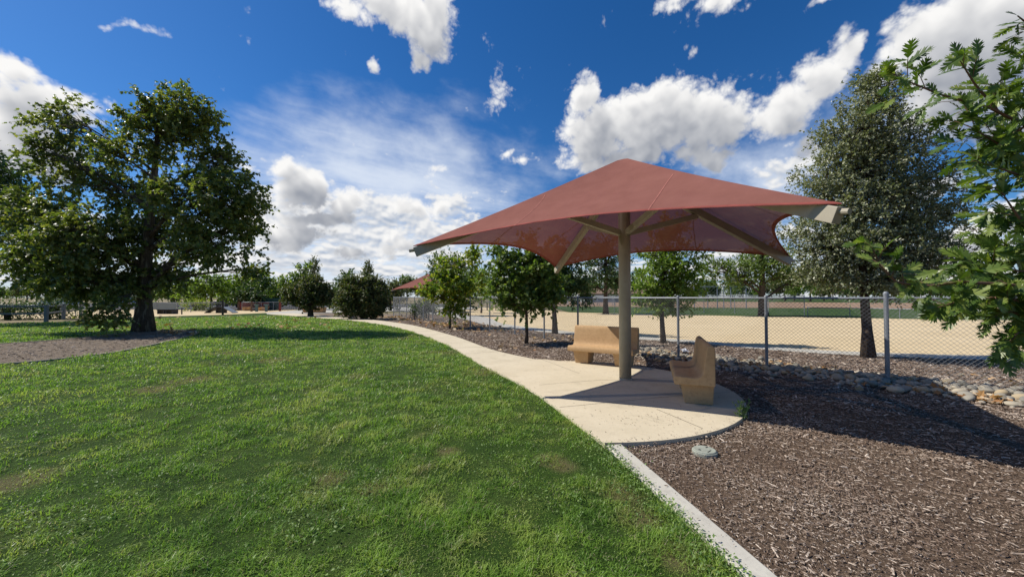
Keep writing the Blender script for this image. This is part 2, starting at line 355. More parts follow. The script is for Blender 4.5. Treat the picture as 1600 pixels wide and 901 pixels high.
# ------------------------------------------------------------------ world, sun, camera
SUN_AZ = Vector((-0.98, 0.2, 0)).normalized(); SUN_EL = R(46)
SUN_DIR = Vector((SUN_AZ.x * math.cos(SUN_EL), SUN_AZ.y * math.cos(SUN_EL), math.sin(SUN_EL)))
def build_world():
    w = bpy.data.worlds.new('World'); scene.world = w; w.use_nodes = True
    nt = w.node_tree; nt.nodes.clear(); g = N(nt)
    sky = g.new('ShaderNodeTexSky', sky_type='NISHITA'); sky.sun_disc = False
    sky.sun_elevation = SUN_EL; sky.sun_rotation = math.atan2(SUN_AZ.x, SUN_AZ.y)
    sky.altitude = 0; sky.air_density = 1.0; sky.dust_density = .3; sky.ozone_density = 3.0
    # ---- the clouds: a density field over the sky's directions, lit by marching towards the sun
    W_, H_ = 4096, 2048
    def perlin(x, y, seed):
        g_ = np.random.default_rng(seed); a = g_.random(4096) * 2 * math.pi; gx, gy = np.cos(a).astype(np.float32), np.sin(a).astype(np.float32)
        x = x + 500.5; y = y + 500.5
        ix, iy = np.floor(x).astype(np.int32), np.floor(y).astype(np.int32); fx, fy = x - ix, y - iy
        u, v = fx ** 3 * (fx * (fx * 6 - 15) + 10), fy ** 3 * (fy * (fy * 6 - 15) + 10)
        def c(i, j):
            h = ((ix + i) * 1619 + (iy + j) * 31337) & 0x7fffffff; h = ((h >> 13) ^ h); h = (h * 60493 + 19990303 & 0x7fffffff) >> 7 & 4095
            return gx[h] * (fx - i) + gy[h] * (fy - j)
        return (c(0, 0) * (1 - u) + c(1, 0) * u) * (1 - v) + (c(0, 1) * (1 - u) + c(1, 1) * u) * v
    def fbm(x, y, n, seed, gain=.5, billow=False):
        t = 0; a = 1.0; s = 0
        for o in range(n):
            ca, sa = math.cos(.6 * o + .3), math.sin(.6 * o + .3); k = 2.03 ** o
            p = perlin((x * ca - y * sa) * k, (x * sa + y * ca) * k, seed + o)
            t = t + a * ((np.abs(p) * 2.6 - .55) if billow else p * 1.5); s += a; a *= gain
        return t / s
    def ss(x, a, b):
        t = np.clip((x - a) / (b - a), 0, 1); return t * t * (3 - 2 * t)
    def field(ph, el, detail, extra=None):
        """cloud colour and cover for sky directions ph (clockwise from straight ahead) and el"""
        d = np.stack([np.sin(ph) * np.cos(el), np.cos(ph) * np.cos(el), np.sin(el)], -1).astype(np.float32)
        wx, wy = fbm(ph * 6, el * 6, 3, 900) * .05, fbm(ph * 6 + 9, el * 6, 3, 950) * .05
        dw = d + np.stack([wx, wx * .3, wy], -1)
        def blob(rows, hard=1.0):
            acc = np.full(ph.shape, -1.6, np.float32)
            for px, py, rx, ry, rot, wt in rows:
                c = np.array(ray(px, py).normalized()); ca, sa = math.cos(R(rot)), -math.sin(R(rot)); q = 0
                for ox, oy in ((ca * rx, sa * rx), (-sa * ry, ca * ry)):
                    v = np.array(ray(px + ox, py + oy).normalized() - ray(px - ox, py - oy).normalized()) / 2
                    v = v - c * (v @ c); q = q + (dw @ (v / (v @ v)).astype(np.float32)) ** 2
                f = wt * (1 - np.sqrt(q)); f = np.where(d @ c.astype(np.float32) > 0, f, -1.6)
                k = .22; h = np.maximum(k - np.abs(acc - f), 0) / k; acc = np.maximum(acc, f) + h * h * k * .25
            return np.maximum(acc, -1.6)
        n_big = fbm(ph * 7, el * 9, detail + 2, 10, .58); n_bil = fbm(ph * 15, el * 17, detail, 40, .64, True)
        D = blob(CUMULUS) + n_big * .64 + n_bil * .60 + .05
        if extra is not None: D = np.maximum(D, extra + n_big * 1.5 + n_bil * .6)  # unseen cloud added outside the view for brighter, more neutral fill light
        # flattened rows of cloud towards the horizon
        e = np.maximum(el, R(.8)); yy = np.log(e) * 3.2
        row = fbm(ph * 10, yy * 1.5, detail + 2, 70, .6) + .6 * fbm(ph * 24, yy * 3.2, detail, 90, .6, True)
        hor = np.maximum(blob(HORIZON), -.75 + 1.05 * ss(-el, -R(13), -R(2)))
        D2 = hor * .75 + row * 1.0
        # thin high veil, streaked
        zc = np.maximum(d[..., 2], .07); X, Y = d[..., 0] / zc, d[..., 1] / zc
        ca, sa = math.cos(R(52)), math.sin(R(52)); u, v = X * ca + Y * sa, -X * sa + Y * ca
        vn = .75 * fbm(u * .5 + wx * 2, v * 1.0 + wy * 3, detail + 2, 130, .62) + .45 * fbm(ph * 5, el * 7, detail + 1, 150, .6)
        veil = ss(vn + np.clip(blob(VEIL), -1, 1) * .85, -.25, 1.0)
        px_deg = ph.shape[1] / math.degrees(ph[0, -1] - ph[0, 0])
        def blur(A, rad):
            k = max(1, int(round(rad * px_deg)))
            for ax in (0, 1):
                for _ in range(2):
                    P = np.pad(A, [(k, k) if i == ax else (0, 0) for i in (0, 1)], mode='edge'); C = np.cumsum(P, ax, dtype=np.float64)
                    C = np.concatenate([np.zeros_like(C[:1] if ax == 0 else C[:, :1]), C], ax); n = 2 * k + 1
                    A = ((C[n:] - C[:-n]) if ax == 0 else (C[:, n:] - C[:, :-n])).astype(np.float32) / n
            return A
        def march(T, steps, step, dx, dy):      # how much cloud lies between here and the sun, up and to the left
            s = 0
            for i in range(1, steps + 1):
                k = step * px_deg * i; s = s + np.roll(np.roll(T, -int(round(dy * k)), 0), int(round(dx * k)), 1)
            return s * step
        out_c = np.zeros(ph.shape + (3,), np.float32); out_a = np.zeros(ph.shape, np.float32)
        def over(c, a):
            nonlocal out_c, out_a
            out_c = c * a[..., None] + out_c * (1 - a[..., None]); out_a = a + out_a * (1 - a)
        over(np.array([.80, .87, .98], np.float32) * np.ones_like(out_c), np.clip(veil, 0, 1) * .86)
        lit = np.array([1.0, .99, .975], np.float32); gre = np.array([.33, .355, .41], np.float32); hz = np.array([.42, .49, .61], np.float32)
        T2 = np.clip(D2 + .05, 0, .7)
        k2 = max(1, int(.55 * px_deg)); rs = blur(row, .06); pl2 = rs - np.roll(np.roll(rs, -k2, 0), k2 // 2, 1)
        s2 = np.clip(.52 + pl2 * 1.35 + rs * .25 + .30 * np.exp(-1.9 * march(T2, 7, .35, .3, .95)), 0, 1)[..., None]
        over(hz * (1 - s2) + lit * .95 * s2, ss(D2, -.15, .40) * .93)
        mid = blob(CUMULUS) + n_big * .66 + fbm(ph * 15, el * 17, 2, 40, .6, True) * .55
        T1 = np.clip(mid + .02, 0, 1.0)
        L1 = np.exp(-(.38 + .75 * np.clip((R(24) - el) / R(20), 0, 1)) * np.maximum(march(T1, 16, .45, .42, .9) - .22, 0))
        puff = blur(fbm(ph * 15, el * 17, 3, 40, .5, True), .12); pl = puff - np.roll(np.roll(puff, -max(1, int(1.0 * px_deg)), 0), max(1, int(.5 * px_deg)), 1)
        s1 = np.clip(.06 + .94 * L1 + np.clip(pl, -.5, .5) * .26 + .30 * ss(D, .32, .02), 0, 1)[..., None]
        over(gre * (1 - s1) + lit * s1, ss(D, -.04, .46) ** .9)
        a = np.maximum(out_a, 1e-4)[..., None]
        return np.concatenate([out_c / a, out_a[..., None]], -1).astype(np.float32)
    CUMULUS = [  # photo px, py, rx, ry, rotation, weight: soft ellipses round real sky directions
        (640, 12, 88, 46, 0, 1), (585, 0, 75, 34, 15, 1), (668, 55, 36, 44, 0, 1), (652, 88, 15, 24, 0, .8), (590, 88, 12, 26, 20, .6), (690, 20, 26, 40, 0, .9),
        (905, 140, 34, 36, 0, 1), (940, 205, 62, 62, 0, 1.1), (1030, 190, 105, 72, 0, 1.15), (1120, 180, 80, 54, 0, 1), (985, 240, 86, 28, 0, .9), (1110, 230, 60, 26, 10, .8),
        (1215, 165, 90, 40, 20, 1), (1285, 128, 62, 38, 35, 1), (1322, 80, 30, 30, 0, .95), (1230, 195, 30, 20, 0, .7),
        (1440, 60, 74, 74, 0, 1.15), (1520, 95, 125, 90, 10, 1.3), (1590, 40, 90, 70, 0, 1.2), (1495, 30, 80, 50, 0, 1.1), (1385, 118, 75, 40, 25, .95), (1590, 190, 80, 60, 0, .9), (1470, 175, 80, 40, 20, .75),
        (1132, 12, 40, 28, 0, .65), (1065, 0, 36, 10, 0, .4), (1295, 0, 40, 12, 0, .5),
        (10, 115, 55, 46, 30, 1), (65, 165, 85, 42, 30, 1.1), (5, 195, 80, 46, 0, 1), (30, 240, 90, 36, 20, 1), (118, 190, 40, 24, 30, .8),
        (205, 47, 26, 12, 20, .3), (238, 52, 17, 9, 0, .25), (797, 245, 20, 13, 20, .5), (822, 254, 25, 12, 10, .5), (790, 137, 18, 16, -30, .12), (684, 270, 12, 9, 0, .3), (450, 366, 56, 24, 8, .8), (424, 348, 30, 18, 0, .7), (606, 384, 52, 20, 5, .75), (580, 402, 70, 13, 0, .6), (700, 398, 46, 14, 0, .6), (360, 400, 60, 16, 0, .6),
        (440, 268, 26, 24, 0, .95), (472, 292, 44, 30, 15, 1), (535, 308, 38, 24, 10, 1), (505, 335, 64, 17, 10, .95), (655, 322, 40, 24, 10, .95), (690, 328, 20, 15, 0, .75),
        (1255, 240, 28, 24, 20, .75), (1500, 375, 120, 32, 0, .9), (1580, 345, 80, 30, 0, .85)]
    HORIZON = [(600, 340, 80, 16, 0, .7), (455, 372, 80, 30, 10, .9), (420, 350, 44, 22, 0, .7), (560, 392, 90, 24, 5, .9), (610, 375, 44, 24, 0, .85), (680, 400, 70, 24, 0, .85), (480, 415, 150, 28, 0, 1.1), (600, 430, 220, 22, 0, 1.1), (540, 350, 190, 60, 0, 1.1), (660, 345, 120, 40, 0, .9),
        (1230, 280, 60, 26, -10, .5), (1240, 360, 40, 26, 0, .7), (1130, 420, 90, 22, 0, .9), (1500, 400, 160, 30, 0, .8), (1440, 300, 60, 30, 0, .5), (330, 420, 160, 26, 0, .8), (40, 400, 120, 40, 0, .7)]
    VEIL = [(620, 320, 300, 120, 0, 1.0), (560, 240, 200, 60, 10, .6), (1220, 290, 150, 80, 0, .75), (720, 235, 60, 70, 0, .5), (520, 420, 520, 85, 0, 1.35), (560, 370, 260, 90, 0, 1.2), (1300, 420, 500, 60, 0, .9), (1420, 180, 190, 100, 0, .5), (0, 430, 300, 90, 0, .7)]
    img = np.zeros((H_, W_, 4), np.float32)
    def angles(c0, c1, r0, r1, step):
        ph = ((np.arange(c0, c1, step) + step * .5) / W_ - .25) * 2 * math.pi; el = ((np.arange(r0, r1, step) + step * .5) / H_ - .5) * math.pi
        return np.meshgrid(ph.astype(np.float32), el.astype(np.float32))
    ph, el = angles(0, W_, H_ // 2, H_, 8); lo = field(ph, el, 3, -.45 * (1 - np.clip((R(78) - np.abs(ph - 2 * math.pi * np.round(ph / (2 * math.pi)))) / .15, 0, 1) * np.clip((R(56) - el) / .15, 0, 1)) - 1.6 * np.clip((R(78) - np.abs(ph - 2 * math.pi * np.round(ph / (2 * math.pi)))) / .15, 0, 1) * np.clip((R(56) - el) / .15, 0, 1))
    img[H_ // 2:] = np.repeat(np.repeat(lo, 8, 0), 8, 1)
    c0, c1 = int(W_ * (.25 - 64 / 360)), int(W_ * (.25 + 64 / 360)); r1 = int(H_ * (.5 + 48 / 180))
    ph, el = angles(c0, c1, H_ // 2, r1, 1); img[H_ // 2:r1, c0:c1] = field(ph, el, 5)
    tc = g.new('ShaderNodeTexCoord').outputs['Generated']
    def env(name, px):
        im = bpy.data.images.new(name, W_, H_, alpha=False, float_buffer=True); im.colorspace_settings.name = 'Non-Color'
        im.pixels.foreach_set(np.ascontiguousarray(px, np.float32).ravel()); im.update(); im.pack()
        e = g.new('ShaderNodeTexEnvironment'); e.image = im; g.link(tc, e.inputs[0]); return e.outputs[0]
    one = np.ones((H_, W_, 1), np.float32)
    e_col = env('cloud_light', np.concatenate([img[..., :3], one], -1)); e_cov = env('cloud_cover', np.concatenate([img[..., 3:].repeat(3, -1), one], -1))
    SK = 10.0
    tint = g.mix(1.0, sky.outputs[0], SKY_TINT, 'MULTIPLY')
    hs = g.new('ShaderNodeHueSaturation'); g.link(tint, hs.inputs['Color']); hs.inputs['Saturation'].default_value = 1.16
    up = g.new('ShaderNodeVectorMath', operation='SCALE'); g.link(e_col, up.inputs[0]); up.inputs['Scale'].default_value = .84 * SK
    c2 = g.mix(e_cov, hs.outputs[0], up.outputs[0])
    sep = g.new('ShaderNodeSeparateXYZ'); g.link(tc, sep.inputs[0])
    c3 = g.mix(g.range(sep.outputs[2], -.02, .0), (1.6, 1.5, 1.2), c2)
    bg = g.new('ShaderNodeBackground'); g.link(c3, bg.inputs[0]); bg.inputs[1].default_value = .1
    out = g.new('ShaderNodeOutputWorld'); g.link(bg.outputs[0], out.inputs[0])
SKY_TINT = (.54, .69, .90)
build_world()
sl = bpy.data.lights.new('sun', 'SUN'); sl.energy = 5.0; sl.angle = R(.5); sl.color = (1, .95, .87)
so = bpy.data.objects.new('sun', sl); COL.objects.link(so); so.location = (-20, 5, 30)
so.rotation_euler = SUN_DIR.to_track_quat('Z', 'Y').to_euler()
cd = bpy.data.cameras.new('camera'); cam = bpy.data.objects.new('camera', cd); COL.objects.link(cam); scene.camera = cam
cd.sensor_width = 36; cd.lens = F / 1600 * 36; cd.clip_start = .05; cd.clip_end = 4000
cam.location = (0, 0, EYE); cam.rotation_euler = (R(90) + PITCH, 0, 0)
vs = scene.view_settings; vs.view_transform = 'Standard'; vs.look = 'None'; vs.gamma = 1; vs.exposure = .2; vs.use_curve_mapping = False
scene.render.engine = 'CYCLES'; cy = scene.cycles
cy.use_denoising = True
try: cy.denoiser = 'OPENIMAGEDENOISE'
except Exception: pass
cy.max_bounces = 6; cy.diffuse_bounces = 3; cy.glossy_bounces = 2; cy.transmission_bounces = 4; cy.transparent_max_bounces = 8
cy.caustics_reflective = False; cy.caustics_refractive = False; cy.use_adaptive_sampling = False
scene.world.cycles.sampling_method = 'MANUAL'; scene.world.cycles.sample_map_resolution = 1024
# ------------------------------------------------------------------ the setting
Z_GROUND, Z_SAND, Z_MULCH, Z_LAWN = -.10, -.075, -.055, -.035
gm = MB(); gm.add([(-900, -200, Z_GROUND), (900, -200, Z_GROUND), (900, 1600, Z_GROUND), (-900, 1600, Z_GROUND)], [(0, 1, 2, 3)])
tag(gm.build('ground', M['ground']), kind='structure')
def smooth_poly(pts, n=6):              # Catmull-Rom through points
    P = [Vector((p[0], p[1], 0)) for p in pts]; out = []
    for i in range(len(P) - 1):
        a, b, c, d = P[max(i - 1, 0)], P[i], P[i + 1], P[min(i + 2, len(P) - 1)]
        for k in range(n):
            t = k / n
            out.append(.5 * ((2 * b) + (c - a) * t + (2 * a - 5 * b + 4 * c - d) * t * t + (3 * b - a - 3 * c + d) * t ** 3))
    out.append(P[-1]); return [(p.x, p.y) for p in out]
# path: lawn-side edge and bed-side edge, from the patio to the far left
near_edge = smooth_poly([(.945, 3.95), (.44, 5.85), (0, 7.05), (-.73, 8.75), (-1.98, 12.0), (-3.9, 16.0), (-5.9, 19.4), (-8.5, 22.8), (-11.2, 25.6), (-16.0, 29.5), (-22, 34.5)])
far_edge = smooth_poly([(.55, 9.35), (-.60, 11.1), (-2.25, 14.9), (-4.9, 19.9), (-7.2, 23.2), (-9.9, 26.2), (-14.6, 30.6), (-20.5, 36)])
PC, PR = Vector((1.0, 6.55)), 2.55
arc = [(PC.x + PR * math.cos(a), PC.y + PR * math.sin(a)) for a in np.linspace(R(-91), R(88), 40)]
path_poly = [(.945, 3.93)] + arc + [(.8, 9.32)] + far_edge + list(reversed(near_edge))[:-1]
pm = MB(); pm.slab(path_poly, -.10, 0.0)
tag(pm.build('path', M['path']), kind='structure')
jm = MB()
def joint(a, b, w=.010):
    a, b = Vector((a[0], a[1], 0)), Vector((b[0], b[1], 0)); d = (b - a).normalized(); n = Vector((-d.y, d.x, 0)) * w / 2; z = Vector((0, 0, .003))
    jm.add([a - n + z, b - n + z, b + n + z, a + n + z], [(0, 1, 2, 3)])
for i in range(9, len(near_edge), 2):   # saw joints across the path
    a = Vector(near_edge[i])
    if a.y < 9.5: continue
    b = min((Vector(p) for p in far_edge), key=lambda p: (p - a).length); joint(a, b)
for a, b in (((842, 601), (930, 594)), ((930, 594), (1118, 588)), ((874, 636), (1026, 621)), ((1026, 621), (1140, 612)), ((1026, 639), (1098, 669)), ((846, 561), (905, 583))):
    joint(G(*a), G(*b), .007)
tag(jm.build('path_joints', M['joint']), kind='structure')
# kerb strip between lawn and bed
ka, kb = Vector((1.04, 3.97)), Vector((1.36, 2.06)); kd = (kb - ka).normalized(); kn = Vector((-kd.y, kd.x)) * .085; kend = ka + kd * 9
km = MB(); km.slab([tuple(ka + kn), tuple(ka - kn), tuple(kend - kn), tuple(kend + kn)], -.10, -.004)
tag(km.build('kerb', M['kerb'], bevel=.012), kind='structure')
# beds, dog run, turf
fence_pts = [(13.2, 1.2), (9.7, 4.4), (6.86, 7.03), (4.1, 9.57), (1.19, 14.3), (-1.9, 18.6), (-5.2, 24.2), (-7.1, 27.3), (-10.6, 33.0)]
strip_near = smooth_poly([(22, 8.2), (12.5, 9.4), (9.3, 10.2), (7.3, 11.5), (6.2, 12.9), (3.6, 14.9), (1.4, 17.0), (-1.5, 21.6), (-3.4, 27), (-6, 33), (-12, 42)])
strip_far = smooth_poly([(22, 8.9), (13.2, 10.1), (9.6, 11.0), (7.9, 12.1), (6.7, 13.6), (4.1, 15.8), (2.1, 18.0), (-.5, 22.4), (-1.6, 28), (-3.6, 33), (-9, 42)])
sheet('mulch_bed', [(22, -4), (22, 8.4)] + strip_near[6:-6] + [(-6.5, 34), (-12, 36), (-24, 38.5), (-17, 31), (-9, 22), (-3, 12), (-.6, 8), (0, 5), (1, 3), (2.2, -4)], Z_MULCH, M['mulch'])
sheet('gravel_strip', strip_near + list(reversed(strip_far)), Z_MULCH + .012, M['strip'])
sheet('dog_run', [(60, 8.5)] + strip_far[:] + [(-8, 60), (-4, 58), (3, 48), (6, 40), (12, 36), (20, 31.5), (32, 26.5), (60, 22)], Z_SAND, M['sand'])
sheet('far_turf', [(60, 22.2), (32, 26.7), (20, 31.7), (12, 36.2), (6, 40.2), (6, 66), (24, 58), (60, 50), (110, 40)], Z_SAND + .004, M['turf'])
sheet('infield', [(6, 68), (24, 60), (60, 52), (120, 42), (160, 60), (60, 140), (0, 150)], Z_SAND + .008, M['infield'])
sheet('far_turf.001', [(0, 152), (60, 142), (160, 62), (400, 200), (200, 420), (-50, 420)], Z_SAND + .010, M['turf'])
sheet('play_yard', [(-70, 26), (-30, 29), (-24, 33), (-20, 37), (-14, 42), (-14, 52), (-30, 50), (-70, 46)], Z_SAND + .006, M['sand'])
sheet('plaza', [(-24, 34.5), (-20, 36), (-12, 42.5), (-6, 46), (-4, 60), (-30, 56), (-26, 50)], Z_SAND + .03, M['strip'])
sheet('car_park', [(-120, 47), (-32, 50.5), (-14, 53), (-8, 62), (-10, 90), (-120, 85)], Z_SAND + .002, plain('asphalt', (.06, .06, .062), .9, .2))
tree_bed = smooth_poly([(-19, 4.5), (-12.2, 8.3), (-11.0, 9.9), (-11.1, 11.2), (-12.4, 14.6), (-13.4, 16.4), (-14.8, 17.6), (-16.4, 17.5), (-16.2, 15.0), (-16.6, 12.6), (-21, 9.5)], 5)
lawn_poly = [(2.3, -4)] + [(1.30, 2.06), (1.02, 3.95)] + [(p[0] + .06, p[1] + .03) for p in near_edge[1:]] + [(-24, 37.5), (-25.5, 33.5), (-29.5, 29.2), (-27, 24), (-30, 22.3), (-45, 21), (-45, -4)]
sheet('lawn', lawn_poly, Z_LAWN, M['lawn'])
sheet('tree_bed', tree_bed, Z_LAWN + .012, M['mulch'])
bm_ = MB()                              # narrow concrete mow edge round the tree bed
for i in range(len(tree_bed)):
    a, b = Vector(tree_bed[i]), Vector(tree_bed[(i + 1) % len(tree_bed)]); d = (b - a)
    if d.length < .01: continue
    bm_.box(((a.x + b.x) / 2, (a.y + b.y) / 2, -.034 + .0005 * (i % 3)), (d.length + .04, .06, .07), math.atan2(d.y, d.x))
tag(bm_.build('bed_edging', plain('old_edging', (.30, .27, .215), .9, .2)), kind='structure')

# point-in-polygon, vectorised
def inside(poly, x, y):
    P = np.asarray(poly); r = np.zeros(len(x), bool); j = len(P) - 1
    for i in range(len(P)):
        xi, yi, xj, yj = P[i, 0], P[i, 1], P[j, 0], P[j, 1]
        c = ((yi > y) != (yj > y)) & (x < (xj - xi) * (y - yi) / (yj - yi + 1e-12) + xi); r ^= c; j = i
    return r
def noise2(x, y, s, seed=0):            # cheap smooth value noise
    g = np.random.default_rng(seed).random((256, 256)); fx, fy = x * s + 1000.3, y * s + 1000.7
    ix, iy = np.floor(fx).astype(int), np.floor(fy).astype(int); tx, ty = fx - ix, fy - iy
    tx, ty = tx * tx * (3 - 2 * tx), ty * ty * (3 - 2 * ty)
    a, b, c, d = g[ix % 256, iy % 256], g[(ix + 1) % 256, iy % 256], g[ix % 256, (iy + 1) % 256], g[(ix + 1) % 256, (iy + 1) % 256]
    return (a * (1 - tx) + b * tx) * (1 - ty) + (c * (1 - tx) + d * tx) * ty

# ------------------------------------------------------------------ grass blades
def grass():
    rng = np.random.default_rng(11)
    th0, th1 = R(-66), R(58)            # directions from the camera, clockwise from straight ahead
    N_ = 760000
    r = 1.2 + (rng.random(N_) ** 1.55) * 36
    th = rng.uniform(th0, th1, N_)
    x, y = r * np.sin(th), r * np.cos(th)
    keep = inside(lawn_poly, x, y) & ~inside(path_poly, x, y) & ~inside(tree_bed, x, y)
    # thin spots
    thin = noise2(x, y, .9, 3) * .6 + noise2(x, y, 3.1, 4) * .4
    keep &= rng.random(N_) < np.clip((thin - .12) * 4.5, .25, 1)
    x, y, r, thin = x[keep], y[keep], r[keep], thin[keep]; n = len(x)
    tuft = noise2(x, y, 9.5, 5) * .42 + noise2(x, y, 4.2, 9) * .33 + noise2(x, y, 1.4, 6) * .25
    tuft = np.clip((tuft - .5) * 2.6 + .45, 0, 1)
    h = (.014 + .066 * tuft) * rng.uniform(.55, 1.4, n) * np.clip(.7 + r / 30, .85, 1.3)
    w = np.maximum(.0036, .00110 * r) * rng.uniform(.7, 1.3, n)
    ang = rng.uniform(0, 2 * math.pi, n); lean = rng.uniform(.35, 1.75, n)
    la = ang + rng.normal(0, .5, n) + math.pi / 2
    bx, by = np.cos(ang) * w / 2, np.sin(ang) * w / 2
    lx, ly = np.cos(la) * lean * h, np.sin(la) * lean * h
    z0 = np.full(n, Z_LAWN - .004)
    fx = np.clip(1 - r / 9, 0, 1); w = w * (1 + .25 * fx)
    V = np.empty((n, 5, 3), np.float32)
    V[:, 0] = np.stack([x - bx, y - by, z0], 1); V[:, 1] = np.stack([x + bx, y + by, z0], 1)
    V[:, 2] = np.stack([x + bx * .8 + lx * .38, y + by * .8 + ly * .38, z0 + h * np.clip(.72 - lean * .12, .5, 1)], 1)
    V[:, 3] = np.stack([x - bx * .8 + lx * .38, y - by * .8 + ly * .38, z0 + h * np.clip(.72 - lean * .12, .5, 1)], 1)
    V[:, 4] = np.stack([x + lx, y + ly, z0 + h * np.clip(1.08 - lean * .36, .42, 1)], 1)
    k = np.arange(n)[:, None] * 5
    L = np.concatenate([k + 0, k + 1, k + 2, k + 3, k + 3, k + 2, k + 4], 1)
    S = np.tile([4, 3], n)
    o = np_mesh('grass', V.reshape(-1, 3), L, S, M['blade']); tag(o, 'mown green lawn grass with paler and dry patches', 'grass', kind='stuff')
grass()

# ------------------------------------------------------------------ leaf meshes
LENS = (np.array([(0, 0, 0), (.45, .30, .07), (1, 0, -.04), (.45, -.30, .07)]), [(0, 1, 2), (0, 2, 3)])
NARROW = (np.array([(0, 0, 0), (.45, .17, .04), (1, 0, -.04), (.45, -.17, .04)]), [(0, 1, 2), (0, 2, 3)])
STAR = (np.array([(0, 0, 0), (.15, .42, .05), (.48, .24, .04), (.62, .50, .02), (.70, .16, .03), (1, 0, -.06), (.70, -.16, .03), (.62, -.50, .02), (.48, -.24, .04), (.15, -.42, .05)]),
        [(0, 1, 2), (2, 3, 4), (0, 2, 4, 5), (0, 5, 6, 8), (6, 7, 8), (8, 9, 0)])
def oak_template():
    V = []; Fc = []
    def z(x, y): return -.16 * x * x + .22 * abs(y) - .25 * y * y
    def v(x, y): y *= .82; V.append((x, y, z(x, y))); return len(V) - 1
    for s in (1, -1):
        mids = [v(x, 0) for x in (0, .20, .42, .63, .82)]
        sin_ = [v(.0, .012 * s), v(.22, .055 * s), v(.44, .06 * s), v(.65, .05 * s), v(.84, .035 * s)]
        for i, (bx, by, cx, cy_, ex, ey) in enumerate(((.22, .22, .26, .15, .34, .24), (.46, .37, .48, .26, .60, .36), (.70, .36, .70, .24, .82, .30), (.88, .20, .86, .12, .96, .13))):
            a, b, c, e, f2 = sin_[i], v(bx, by * s), v(cx, cy_ * s), v(ex, ey * s), sin_[i + 1]
            tri = [(a, b, c), (a, c, f2), (c, e, f2)]; quad = (mids[i], a, f2, mids[i + 1])
            for t in tri + [quad]: Fc.append(t if s < 0 else tuple(reversed(t)))
        tip = v(1.02, 0); t = (mids[4], sin_[4], tip); Fc.append(t if s < 0 else tuple(reversed(t)))
    k = len(V)                          # stalk
    for x, y in ((-.22, .008), (-.22, -.008), (0, -.012), (0, .012)): V.append((x, y, .0))
    Fc.append((k, k + 1, k + 2, k + 3))
    return np.array(V), Fc
OAK = oak_template()
def leaves(name, tmpl, pos, axis, nrm, size, mat, parent, origin):
    T, Fc = tmpl; n = len(pos)
    a = axis / (np.linalg.norm(axis, axis=1, keepdims=True) + 1e-9)
    b = np.cross(nrm, a); b /= (np.linalg.norm(b, axis=1, keepdims=True) + 1e-9); c = np.cross(a, b)
    V = pos[:, None, :] + size[:, None, None] * (T[None, :, 0:1] * a[:, None, :] + T[None, :, 1:2] * b[:, None, :] + T[None, :, 2:3] * c[:, None, :])
    V -= np.asarray(origin)[None, None, :]
    k = (np.arange(n) * len(T))[:, None]
    L = np.concatenate([k + np.array(f)[None, :] for f in Fc], 1)
    S = np.tile([len(f) for f in Fc], n)
    return np_mesh(name, V.reshape(-1, 3), L, S, mat, parent)

